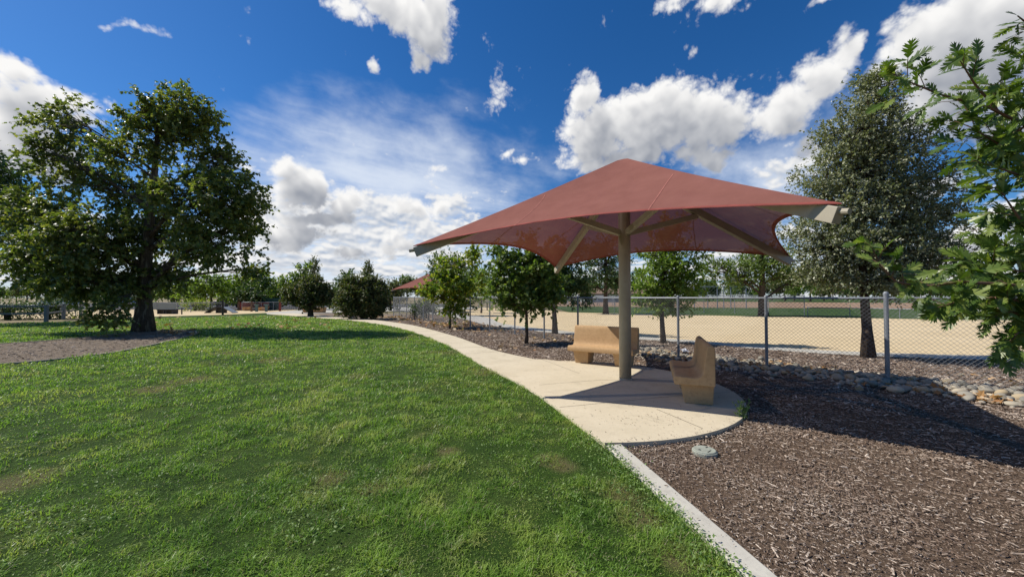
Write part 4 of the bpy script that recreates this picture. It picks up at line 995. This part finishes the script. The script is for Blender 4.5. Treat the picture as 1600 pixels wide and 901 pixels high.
# ------------------------------------------------------------------ trees near and far
def gb(px, py, z=Z_MULCH): return G(px, py, z)
b0 = gb(222, 518, Z_LAWN); Y0 = b0.y
tree('sycamore_tree', 'tall broad sycamore with a thick dark trunk standing in the left mulch bed', 'tree', b0, 10.5,
     PL(Y0, [(285, 170, 40, 34, 62, 0), (250, 215, 60, 40, 85, 0), (310, 205, 34, 34, 45, .3), (345, 255, 36, 34, 56, .5), (375, 312, 38, 40, 68, 0), (310, 300, 66, 46, 114, -1.0), (103, 196, 40, 42, 62, .5), (115, 262, 52, 40, 73, .8),
              (205, 300, 56, 44, 85, 1.0), (65, 340, 54, 50, 131, 0), (130, 375, 66, 44, 172, -1.2), (245, 370, 80, 46, 137, 1.0), (335, 375, 60, 36, 91, -.8), (60, 415, 46, 36, 101, -.5), (140, 440, 66, 29, 147, -1.0), (168, 486, 26, 20, 22, -2.2), (250, 430, 50, 20, 56, .5), (388, 352, 24, 29, 29, .3), (400, 425, 20, 11, 15, .3), (215, 175, 25, 25, 24, -.6), (175, 240, 25, 22, 22, -1.2), (60, 235, 22, 18, 15, 0)]),
     .30, M['L_syc'], M['bark_syc'], STAR, (.10, .17), 4, 10, (.3, .7), (.5, 0), .15, None, 3, 9.5, 1.5, 1, .25, .016)
bl = at(-40, 505, 23)
tree('shade_tree', 'dark shade tree cut by the left edge of the photo, behind the sycamore', 'tree', (bl.x, bl.y, Z_LAWN), 9.5,
     PL(23, [(0, 270, 36, 46, 60, 0), (-20, 350, 62, 60, 100, 0), (30, 330, 30, 34, 40, 0), (-60, 290, 60, 60, 80, 0)]), .25, M['L_dark'], M['bark'], STAR, (.14, .22), 4, 9, (.4, .8), seed=5)
# right: holly oak behind the fence
hb = gb(1352, 559)
tree('holly_oak', 'grey green evergreen oak rising behind the fence at the right', 'tree', hb, 7.0,
     PL(hb.y, [(1372, 165, 42, 38, 97, 0), (1345, 215, 62, 40, 143, 0), (1395, 230, 62, 40, 130, .3), (1340, 275, 80, 40, 182, 0), (1420, 290, 72, 34, 130, 0), (1355, 335, 92, 40, 221, 0), (1440, 350, 60, 30, 104, .3), (1285, 382, 68, 38, 130, 0), (1370, 395, 95, 36, 208, 0), (1455, 402, 70, 32, 120, 0), (1300, 425, 62, 24, 97, .4), (1390, 440, 80, 20, 104, -.3), (1270, 300, 24, 14, 15, 0), (1480, 330, 30, 16, 23, 0), (1360, 130, 16, 18, 18, 0)]),
     .115, M['L_holly'], M['bark'], LENS, (.05, .09), 4, 12, (.22, .5), (.15, 0), .3, None, 8, 6.0, 1.5, 1, .05, .009)
# saplings along the bed
def sap(name, label, px, py, rows, r0, lm, seed, tm=LENS, ls=(.08, .14), sh=4, per=8, sl_=(.2, .45), h=3.5, bark='bark_young', grp=None, dr=.1, up=.3):
    b = gb(px, py); return tree(name, label, 'tree', b, h, PL(b.y, rows), r0, M[lm], M[bark], tm, ls, sh, per, sl_, (0, 0), up, grp, seed, None, 1.25, 1, dr, .008)
sap('oak_sapling', 'young oak with yellowing leaves beside the path in the mulch bed', 703, 513, [(702, 444, 26, 24, 40, 0), (686, 462, 22, 18, 26, -.2), (726, 460, 26, 18, 28, .2), (712, 482, 24, 10, 18, 0), (738, 412, 9, 24, 14, 0), (690, 420, 12, 18, 14, 0), (750, 448, 14, 14, 12, 0), (742, 398, 6, 16, 8, 0), (668, 455, 10, 10, 8, 0), (712, 412, 7, 18, 8, 0)], .055, 'L_yellow', 12, STAR, (.10, .17), sl_=(.25, .65), h=3.8, up=.5)
sap('oak_sapling', 'young dense green oak left of the far bench in the mulch bed', 822, 537, [(818, 424, 26, 28, 46, 0), (798, 450, 28, 24, 38, -.2), (846, 440, 26, 28, 46, .2), (822, 474, 36, 13, 34, 0), (782, 466, 17, 12, 16, -.2), (856, 470, 18, 12, 18, 0), (785, 402, 9, 22, 16, 0), (822, 388, 9, 20, 14, 0), (852, 402, 12, 20, 16, 0), (768, 430, 10, 14, 8, 0)], .06, 'L_green', 13, STAR, (.09, .16), sl_=(.25, .65), h=3.8, up=.6)
sap('park_tree', 'leaning green tree just inside the fence behind the far bench', 866, 521, [(880, 440, 34, 26, 70, 0), (868, 420, 26, 22, 50, 0), (905, 455, 22, 18, 30, 0), (850, 460, 22, 16, 30, 0), (885, 398, 34, 22, 50, 0)], .12, 'L_dark', 14, LENS, (.10, .17), h=4.5)
sap('park_tree', 'round green tree behind the fence right of the canopy pole', 1036, 536, [(1040, 430, 40, 32, 80, 0), (1012, 450, 28, 26, 42, 0), (1072, 445, 26, 30, 42, 0), (1040, 476, 42, 14, 40, 0), (1030, 400, 34, 18, 36, 0), (1046, 368, 26, 34, 42, 0), (1085, 410, 14, 20, 14, 0)], .09, 'L_light', 15, LENS, (.08, .14), h=4.5)
def far(name, label, px, py, Y, rows, r0, lm, seed, ls=(.25, .42), sh=3, per=7, sl_=(.5, 1.0), bark='bark', grp='trees in the distance', tm=LENS, stems=1, up=.3, h=None):
    b = at(px, py, Y); b.z = Z_SAND
    hh = h or (at(px, min(r_[1] - r_[3] for r_ in rows), Y).z + .2)
    return tree(name, label, 'tree' if 'shrub' not in name and 'bush' not in name else 'shrub', b, hh, PL(Y, rows), r0, M[lm], M[bark], tm, ls, sh, per, sl_, (0, 0), up, grp, seed, hh * .8, 1.2, stems, 0, .02)
far('park_tree', 'wide spreading tree with forked limbs beyond the dog run', 1192, 489, 32, [(1190, 415, 48, 26, 90, 0), (1150, 430, 34, 20, 55, 0), (1228, 425, 34, 22, 55, 0), (1118, 420, 22, 20, 35, 0), (1195, 400, 36, 18, 50, 0), (1255, 435, 28, 16, 35, 0)], .36, 'L_green', 21, (.14, .24), 4, 8, (.4, .8))
far('park_tree', 'dark tree over the turf between the pole and the leaning tree', 947, 487, 36, [(945, 420, 34, 26, 75, 0), (915, 440, 26, 20, 45, 0), (965, 440, 24, 22, 45, 0), (930, 400, 26, 16, 40, 0), (945, 385, 30, 18, 40, 0)], .26, 'L_dark', 22, (.16, .26), 4, 8)
far('shade_tree', 'dark bushy tree above the distant red canopy', 700, 487, 33, [(697, 415, 22, 18, 60, 0), (712, 430, 22, 22, 50, 0), (688, 440, 18, 18, 30, 0)], .2, 'L_dark', 23, (.14, .24))
far('columnar_tree', 'thin columnar tree at the left shoulder of the dark bushy tree', 678, 486, 50, [(677, 425, 5, 24, 40, 0)], .12, 'L_dark', 24, (.2, .3), up=1.2)
far('park_tree', 'light green small tree between the two young oaks', 752, 487, 38, [(752, 435, 12, 14, 26, 0), (765, 450, 14, 12, 24, 0), (745, 455, 14, 12, 22, 0)], .1, 'L_light', 25, (.16, .26))
# shrubs and trees round the path end
far('tree_shrub', 'small round dark red green tree on a short trunk at the path bend', 485, 494, 30.5, [(485, 458, 34, 19, 160, 0), (462, 460, 22, 15, 70, 0), (508, 462, 16, 16, 60, 0), (488, 442, 22, 11, 50, 0), (485, 474, 24, 9, 60, 0)], .22, 'L_shrub', 26, (.12, .2), 4, 8, (.2, .42), grp=None)
far('bush', 'large round dark bush beside the path in the middle of the photo', 568, 497, 27, [(567, 462, 36, 26, 230, 0), (545, 474, 24, 20, 110, 0), (588, 470, 20, 24, 100, 0), (568, 485, 38, 11, 150, 0), (556, 446, 22, 13, 60, 0), (584, 444, 16, 13, 44, 0)], .09, 'L_shrub', 27, (.11, .19), 4, 8, (.2, .4), stems=4, grp=None)
far('columnar_tree', 'slim pointed columnar tree behind the small round tree', 490, 486, 52, [(490, 425, 4.5, 20, 45, 0), (491, 446, 7, 14, 40, 0)], .14, 'L_shrub', 28, (.2, .32), up=1.3)
far('columnar_tree', 'slim pointed columnar tree behind the large dark bush', 574, 486, 52, [(574, 428, 4.5, 18, 45, 0), (574, 448, 8, 14, 36, 0)], .14, 'L_shrub', 29, (.2, .32), up=1.3)
far('park_tree', 'loose open tree left of the columnar tree behind the path bend', 470, 486, 48, [(470, 430, 12, 14, 30, 0), (455, 446, 18, 14, 40, 0), (472, 452, 22, 14, 45, 0)], .16, 'L_green', 30)
far('park_tree', 'loose grey green tree left of the large dark bush', 540, 486, 46, [(541, 436, 9, 12, 26, 0), (538, 455, 16, 18, 50, 0), (528, 470, 14, 14, 30, 0)], .16, 'L_dark', 31)
far('tree_shrub', 'brownish shrubby tree between the bush and the distant canopy', 610, 487, 44, [(605, 455, 16, 14, 46, 0), (622, 450, 14, 12, 36, 0), (615, 468, 22, 12, 40, 0)], .14, 'L_shrub', 32, (.18, .3))
far('park_tree', 'yellow green tree over the fence behind the black ramp', 330, 485, 47, [(335, 450, 34, 16, 70, 0), (305, 455, 24, 14, 40, 0), (318, 438, 26, 10, 30, 0)], .16, 'L_light', 33)
far('park_tree', 'bright green tree above the red wall on the left', 378, 485, 50, [(375, 445, 24, 18, 70, 0), (392, 455, 14, 12, 30, 0), (362, 460, 16, 12, 30, 0)], .16, 'L_light', 34)
far('park_tree', 'grey green tree right of the red wall with thin top branches', 412, 485, 49, [(408, 440, 14, 16, 40, 0), (420, 448, 12, 12, 26, 0), (405, 462, 16, 10, 30, 0)], .16, 'L_green', 35)
far('bush', 'dark round bush above the red wall left of the path bend', 395, 486, 46, [(397, 461, 20, 12, 60, 0), (380, 466, 12, 10, 24, 0)], .1, 'L_dark', 36, stems=3)
far('park_tree', 'small yellow green tree just left of the round dark red tree', 438, 486, 54, [(437, 456, 14, 14, 44, 0), (428, 466, 12, 10, 24, 0)], .12, 'L_light', 37)
far('park_tree', 'dark green tree seen under the sycamore boughs right of its trunk', 272, 486, 50, [(270, 452, 30, 18, 66, 0), (248, 455, 22, 14, 40, 0)], .16, 'L_green', 38)
far('bush', 'low yellow flowering bush behind the fence near the black platform', 305, 486, 44, [(305, 478, 15, 7, 44, 0), (320, 479, 9, 6, 22, 0)], .06, 'L_yellow', 39, (.12, .2), stems=3)
far('bush', 'grey green rounded bush behind the rail fence at the left edge', 12, 500, 27, [(10, 487, 26, 14, 60, 0)], .07, 'L_dark', 40, (.1, .18), stems=4, grp=None)
far('bush', 'very dark rounded bush behind the rail fence under the sycamore', 75, 499, 28, [(70, 484, 30, 15, 80, 0), (92, 486, 16, 12, 40, 0)], .07, 'L_dark', 41, (.1, .18), stems=4, grp=None)
far('bush', 'grey dark bush behind the chain link fence below the distant canopy', 668, 493, 27, [(664, 482, 22, 12, 70, 0), (655, 484, 12, 10, 24, 0)], .05, 'L_dark', 42, (.08, .14), 4, 7, (.2, .4), stems=4, grp=None)
# a belt of separate distant trees behind everything
rng = np.random.default_rng(77)
kinds = [('L_dark', 'dark'), ('L_green', 'mid green'), ('L_light', 'pale green'), ('L_shrub', 'brownish green')]
protos = []
for k, (lm, w) in enumerate(kinds):
    for j in range(2):
        r_ = 2.4 + .6 * j; hgt = 5.5 + j
        protos.append((tree('distant_tree', 'distant tree', 'tree', (0, 0, 0), hgt, [(0, 0, hgt * .62, r_, r_, hgt * .34, 70), (r_ * .6, 0, hgt * .5, r_ * .6, r_ * .6, hgt * .25, 30), (-r_ * .6, .5, hgt * .48, r_ * .6, r_ * .6, hgt * .25, 30), (0, 0, hgt * .85, r_ * .5, r_ * .5, hgt * .18, 20)],
                       .2, M[lm], M['bark'], LENS, (.3, .5), 3, 6, (.5, 1.0), (0, 0), .3, None, 60 + k * 2 + j, hgt * .7, 1.2, 1, 0, .03), w))
spots = []
for px in list(range(-60, 640, 27)):
    spots.append((px + rng.uniform(-8, 8), rng.uniform(95, 125), rng.uniform(.62, 1.0)))
for px in list(range(640, 1660, 20)):
    spots.append((px + rng.uniform(-8, 8), rng.uniform(130, 200), rng.uniform(1.1, 1.9)))
sides = {0: 'left of the sycamore trunk', 1: 'between the sycamore and the path bend', 2: 'behind the bushes and the distant canopy', 3: 'beyond the ball field'}
used = set()
for i, (px, Y, s) in enumerate(spots):
    pr, w = protos[int(rng.integers(0, 8))]
    c = copy_thing(pr) if pr in used else pr; used.add(pr)
    p = at(px, 470, Y); c.location = (p.x, p.y, Z_SAND); c.rotation_euler.z = rng.uniform(0, 6.28); c.scale = (s, s, s)
    side = sides[0 if px < 205 else 1 if px < 440 else 2 if px < 760 else 3]
    c['label'] = f'{w} tree in the distant belt of trees {side}'; c['group'] = 'belt of distant trees'
for pr, w in protos:
    if pr not in used:
        for ch in list(pr.children): bpy.data.objects.remove(ch)
        bpy.data.objects.remove(pr)

# ------------------------------------------------------------------ big leafed oak at the right, trunk outside the photo
def near_oak():
    rng = np.random.default_rng(91); base = Vector((5.0, 2.9, Z_MULCH))
    root = empty('red_oak', base, 0, 'red oak with pointed lobed leaves reaching in from the right edge', 'tree')
    tb = MB(); trunk = [base + Vector((0, 0, -.05)), base + Vector((.03, 0, 1.5)), base + Vector((-.02, .03, 3.2)), base + Vector((.02, 0, 5.4))]
    tb.tube([p - base for p in trunk], [.14, .11, .08, .03], 10)
    P_, A_, N_, S_ = [], [], [], []
    def put(p, d, size):
        P_.append(tuple(p)); A_.append(tuple(d)); S_.append(size)
        n = Vector(rng.normal(size=3)) * .5 + Vector((-.3, -.45, .75)); N_.append(tuple(n))
    def along(pts, r0, r1, gap, start=0.0, sz=(.10, .16), twigs=0, tl=.3):
        tb.tube([p - base for p in pts], [r0 + (r1 - r0) * i / (len(pts) - 1) for i in range(len(pts))], 6, False)
        L = sum((b - a).length for a, b in zip(pts, pts[1:])); acc = 0
        for a, b in zip(pts, pts[1:]):
            d = (b - a).normalized(); l = (b - a).length
            for _ in range(max(1, int(l / gap))):
                t = rng.random()
                if acc + t * l < start * L: continue
                side = Vector(rng.normal(size=3)); side = (side - d * side.dot(d)).normalized()
                put(a.lerp(b, t), d * rng.uniform(.3, .9) + side * .8 + Vector((0, 0, -.25)), rng.uniform(*sz))
            for _ in range(twigs):
                t = rng.random(); s = a.lerp(b, t); side = Vector(rng.normal(size=3)); side = (side - d * side.dot(d)).normalized()
                e = s + (d * .7 + side * .7 + Vector((-.1, 0, .05))).normalized() * tl * rng.uniform(.6, 1.2)
                along([s, s.lerp(e, .5) + Vector((0, 0, .02)), e], r1 * .9, .0015, gap * .95, .0, sz)
            acc += l
        d = (pts[-1] - pts[-2]).normalized()
        for k in range(3):
            put(pts[-1] - d * .035 * k, d * (1 - .3 * k) + Vector(rng.normal(size=3)) * (.15 + .35 * k), rng.uniform(*sz))
    def br(rows, attach_h, r0=.012, r1=.003, gap=.05, twigs=2, tl=.26, sz=(.09, .15), start=.0):
        pts = [at(*r_) for r_ in rows]; p0 = base + Vector((0, 0, attach_h))
        first = bez(p0, p0.lerp(pts[0], .5) + Vector((0, 0, .25)), pts[0], 6)
        tb.tube([p - base for p in first], [r0 * (2.4 - 1.4 * i / 5) for i in range(6)], 6, False)
        along(pts, r0, r1, gap, start, sz, twigs, tl)
    br([(1640, 215, 2.75), (1590, 190, 2.7), (1545, 168, 2.65), (1470, 148, 2.6), (1420, 128, 2.55), (1392, 114, 2.5)], 2.1, gap=0.068, twigs=2, tl=.20)
    br([(1600, 195, 2.8), (1560, 175, 2.75), (1522, 130, 2.7), (1500, 95, 2.65)], 2.2, gap=0.060, twigs=2, tl=.18)
    br([(1650, 250, 2.7), (1600, 235, 2.65), (1560, 225, 2.6), (1520, 200, 2.6)], 1.9, gap=0.060, twigs=3, tl=.22)
    br([(1660, 60, 2.6), (1615, 45, 2.6), (1590, 25, 2.55)], 3.0, gap=0.105, twigs=1, tl=.14)
    br([(1660, 110, 2.6), (1620, 100, 2.6), (1600, 90, 2.55)], 2.8, gap=0.090, twigs=1, tl=.14)
    br([(1650, 300, 2.6), (1610, 280, 2.55), (1560, 262, 2.5), (1520, 250, 2.5)], 1.8, gap=0.068, twigs=2, tl=.18)
    br([(1650, 400, 2.5), (1610, 365, 2.5), (1585, 330, 2.45), (1565, 300, 2.45)], 1.6, gap=0.060, twigs=3, tl=.2)
    br([(1650, 460, 2.4), (1580, 445, 2.4), (1500, 440, 2.35), (1440, 448, 2.35), (1400, 440, 2.3), (1375, 415, 2.3), (1362, 385, 2.3)], 1.3, gap=0.06, twigs=2, tl=.13, sz=(.07, .115))
    br([(1650, 480, 2.5), (1600, 470, 2.5), (1550, 465, 2.45), (1500, 470, 2.45), (1465, 480, 2.4)], 1.2, gap=0.045, twigs=3, tl=.17)
    br([(1660, 430, 2.6), (1610, 425, 2.6), (1560, 420, 2.6), (1520, 430, 2.55)], 1.4, gap=0.045, twigs=3, tl=.2)
    br([(1660, 510, 2.4), (1625, 515, 2.4), (1590, 520, 2.35), (1572, 540, 2.35)], 1.1, gap=0.053, twigs=3, tl=.14)
    br([(1680, 340, 2.9), (1640, 350, 2.8), (1600, 390, 2.75), (1570, 400, 2.7)], 1.7, gap=0.053, twigs=3, tl=.22)
    br([(1680, 180, 2.9), (1640, 150, 2.9), (1600, 150, 2.85), (1570, 140, 2.8)], 2.4, gap=0.053, twigs=3, tl=.2)
    br([(1700, 520, 2.7), (1660, 480, 2.7), (1620, 500, 2.65), (1585, 490, 2.6)], 1.2, gap=0.053, twigs=3, tl=.22)
    br([(1680, 240, 2.9), (1640, 250, 2.85), (1595, 245, 2.8), (1560, 240, 2.75)], 2.0, gap=.045, twigs=4, tl=.2)
    br([(1690, 290, 2.7), (1640, 320, 2.7), (1600, 335, 2.65), (1575, 350, 2.6)], 1.7, gap=.045, twigs=4, tl=.2)
    br([(1690, 420, 2.9), (1640, 440, 2.85), (1600, 450, 2.8), (1550, 455, 2.75)], 1.3, gap=.04, twigs=4, tl=.2)
    br([(1690, 380, 2.8), (1640, 395, 2.75), (1590, 410, 2.7), (1535, 415, 2.65)], 1.5, gap=.04, twigs=4, tl=.2)
    br([(1690, 470, 2.6), (1640, 490, 2.55), (1600, 490, 2.5), (1555, 485, 2.45)], 1.2, gap=.04, twigs=4, tl=.18)
    br([(1690, 150, 2.75), (1640, 170, 2.7), (1590, 205, 2.7), (1545, 215, 2.65)], 2.2, gap=.045, twigs=4, tl=.2)
    # boughs on the far side and top of the crown, out of the photo
    for i in range(16):
        a = rng.uniform(-1.2, 2.0); hgt = rng.uniform(1.6, 4.8); rr = rng.uniform(.7, 1.5)
        p0 = base + Vector((0, 0, hgt)); e = p0 + Vector((math.cos(a) * rr, math.sin(a) * rr, rng.uniform(-.2, .5)))
        along(bez(p0, p0.lerp(e, .5) + Vector((0, 0, .2)), e, 6), .014, .003, .05, .2, (.10, .16), 2, .25)
    tb.build('trunk', M['twig'], root, smooth=True)
    leaves('crown', OAK, np.array(P_), np.array(A_), np.array(N_), np.array(S_), M['L_oak'], root, base)
near_oak()

# ------------------------------------------------------------------ things across the dog park
def put_empty(name, px, py, Y, label, cat, group=None, rz=0.0, z=Z_SAND):
    p = at(px, py, Y); return empty(name, (p.x, p.y, z), rz, label, cat, group)
r = put_empty('agility_platform', 262, 488, 36, 'low black platform table on the sand right of the sycamore trunk', 'platform')
b_ = MB(); b_.box((0, 0, .42), (1.5, .7, .07)); b_.build('tabletop', M['dark'], r)
for x in (-.68, -.1, .1, .68):
    b_ = MB(); b_.box((x, 0, .19), (.09, .6, .38)); b_.build('leg', M['dark'], r)
r = put_empty('screen_panel', 255, 486, 43, 'pale grey panel hung on the fence behind the black platform', 'panel', z=0)
b_ = MB(); b_.box((0, 0, .52), (2.9, .03, .8)); b_.build('panel', M['pale_screen'], r)
def aframe(px, py, Y, rz, label, mat, W, H, up_mat):
    r = put_empty('dog_ramp', px, py, Y, label, 'ramp', 'dog agility ramps', rz)
    for s in (-1, 1):
        b_ = MB(); b_.beam((s * W / 2, 0, .04), (s * W * .12, 0, H), .8, .06); b_.build('ramp_board', M[up_mat] if s > 0 else M[mat], r)
    b_ = MB(); b_.box((0, 0, H), (W * .26, .8, .06)); b_.build('deck', M[mat], r)
    for s in (-1, 1):
        b_ = MB(); b_.box((s * W * .10, 0, H / 2), (.08, .7, H)); b_.build('leg', M['dark'], r)
aframe(346, 487, 38, .05, 'black dog ramp with a grey slope near the distant tall fence post', 'dark', 2.7, .62, 'alu')
aframe(768, 481, 46, .0, 'long grey dog walk ramp on the sand seen between the young oaks', 'alu', 5.2, .95, 'alu')
def post(px, py, Y, h, w, mat, label, name='wooden_post'):
    p = at(px, py, Y); b_ = MB(); b_.frustum((0, 0, 0), (w, w), (0, 0, h), (w * .9, w * .9))
    tag(b_.build(name, M[mat], None, bevel=.01, loc=(p.x, p.y, Z_SAND)), label, 'post', 'posts in the play yard')
post(348, 491, 33, 1.3, .12, 'wood', 'thin brown post at the lawn edge before the black ramp')
post(393, 486, 42, 1.1, .16, 'wood', 'dark brown post in front of the red wall')
post(437.5, 485, 43, 1.15, .19, 'redpaint', 'red brown post right of the green windscreen')
post(467, 485, 44, .95, .13, 'wood', 'brown post in front of the parked white cars')
post(284, 489.5, 35, .62, .08, 'dark', 'short black stake beside the low black platform')
r = put_empty('red_wall', 397, 485, 45.5, 'low dark red wall behind the fence on the left', 'wall')
b_ = MB(); b_.box((0, 0, .48), (3.4, .25, .96)); b_.build('wall', M['redpaint'], r)
b_ = MB(); b_.box((-1.75, 0, .72), (.26, .3, 1.44)); b_.build('end_pier', M['wood'], r)
r = put_empty('windscreen', 423, 485, 46.2, 'dark green windscreen panel right of the red wall', 'windscreen')
b_ = MB(); b_.box((0, 0, .75), (2.2, .03, 1.4)); b_.build('mesh_panel', M['screen'], r)
for x in (-1.1, 1.1):
    b_ = MB(); b_.box((x, .04, .8), (.07, .05, 1.6)); b_.build('post', M['galv'], r)
for px, lab in ((401, 'teal dog water fountain nearer the dark brown post'), (416, 'teal dog water fountain nearer the red brown post')):
    r = put_empty('water_fountain', px, 486, 41.5, lab, 'water fountain', 'teal water fountains')
    b_ = MB(); b_.box((0, 0, .33), (.2, .2, .66)); b_.build('pedestal', M['teal'], r)
    b_ = MB(); b_.lathe((0, 0, .64), [(.1, 0), (.25, .08), (.25, .16), (.2, .16)], 12); b_.build('basin', M['teal'], r)
    b_ = MB(); b_.box((-.28, 0, .34), (.3, .12, .08)); b_.build('side_arm', M['galv'], r)
for px, w, lab in ((388, 1.1, 'ochre planter box before the red wall, left of the fountains'), (411, .95, 'ochre planter box between the two teal fountains'), (481, .75, 'ochre planter box left of the small round tree trunk'), (494, .9, 'ochre planter box right of the small round tree trunk'), (503, .6, 'smallest ochre planter box at the path bend')):
    Y = 44.6 if px < 450 else 38.5
    r = put_empty('planter_box', px, 486, Y, lab, 'planter', 'ochre planter boxes', z=Z_SAND + .03)
    b_ = MB(); b_.frustum((0, 0, 0), (w * .8, .6), (0, 0, .5 if px > 450 else .4), (w, .8)); b_.build('tub', M['ochre'], r, bevel=.02)
    b_ = MB(); b_.box((0, 0, .51 if px > 450 else .41), (w * .86, .66, .02)); b_.build('soil', M['mulch'], r)
def car(px, Y, mat, label, rz=0.0):
    r = put_empty('parked_car', px, 480, Y, label, 'car', 'cars parked beyond the dog park', rz)
    side = [(-2.2, .35), (-2.22, .75), (-2.05, .95), (-1.3, 1.02), (-.75, 1.42), (.75, 1.45), (1.45, 1.02), (2.1, .92), (2.22, .65), (2.2, .35)]
    b_ = MB(); n = len(side); b_.add([(x, -.85, z) for x, z in side] + [(x, .85, z) for x, z in side], [tuple(range(n)), tuple(reversed(range(n, 2 * n)))] + [(i, n + i, n + (i + 1) % n, (i + 1) % n) for i in range(n)])
    b_.build('body', M[mat], r, bevel=.05)
    for s in (-1, 1):
        w = MB(); w.add([(-1.1, s * .86, 1.03), (-.7, s * .86, 1.36), (.7, s * .86, 1.38), (1.2, s * .86, 1.03), (-1.1, s * .84, 1.03), (-.7, s * .84, 1.36), (.7, s * .84, 1.38), (1.2, s * .84, 1.03)], [(0, 1, 2, 3), (7, 6, 5, 4), (0, 4, 5, 1), (1, 5, 6, 2), (2, 6, 7, 3), (3, 7, 4, 0)]); w.build('side_window', M['glass'], r)
        for x in (-1.35, 1.35):
            w = MB(); w.tube([(x, s * .70, .33), (x, s * .90, .33)], .33, 14); w.build('wheel', M['rubber'], r)
car(452, 62, 'cardark', 'charcoal car parked behind the fence near the red brown post', .2)
car(475, 66, 'carwhite', 'white car parked just behind the small round tree', .1)
car(190, 55, 'carblue', 'blue car parked beyond the fence left of the sycamore trunk', .3)
car(95, 56, 'carwhite', 'white car seen between bushes beyond the rail fence', .15)
car(362, 58, 'cardark', 'charcoal car behind the fence beside the dog ramp', .1)
# long low bleacher/fence line, lamp post, far roof
r = put_empty('street_lamp', 520, 485, 75, 'thin dark street lamp between the round tree and the large bush', 'street lamp')
b_ = MB(); b_.tube([(0, 0, 0), (0, 0, 5.0)], [.09, .05], 8); b_.build('pole', M['dark'], r)
b_ = MB(); b_.box((.28, 0, 5.02), (.75, .25, .12)); b_.build('lamp_head', M['dark'], r)
r = put_empty('bleachers', 925, 480, 70, 'low white bleachers behind the dark tree across the turf', 'bleachers')
for k in range(4):
    b_ = MB(); b_.box((0, k * .6, .4 + .36 * k), (9, .32, .07)); b_.build('bench_row', M['white'], r)
for k in range(7):
    b_ = MB(); b_.beam((-4.3 + k * 1.43, 0, .0), (-4.3 + k * 1.43, 1.9, 1.5), .08, .08); b_.box((-4.3 + k * 1.43, 1.9, .9), (.08, .08, 1.8)); b_.build('support_frame', M['galv'], r)
r = put_empty('park_building', 965, 478, 120, 'low tan roofed building in the distance behind the bleachers', 'building')
b_ = MB(); b_.box((0, 0, 1.3), (22, 8, 2.6)); b_.build('wall', M['pale_screen'], r)
b_ = MB(); b_.frustum((0, 0, 2.6), (23.5, 9.5), (0, 0, 4.2), (16, .6)); b_.build('roof', plain('tan_roof', (.22, .15, .11), .9, .1), r)
for x in (-8, -4, 0, 4, 8):
    b_ = MB(); b_.box((x, -4.02, 1.5), (1.6, .08, 1.1)); b_.build('window', M['glass'], r)
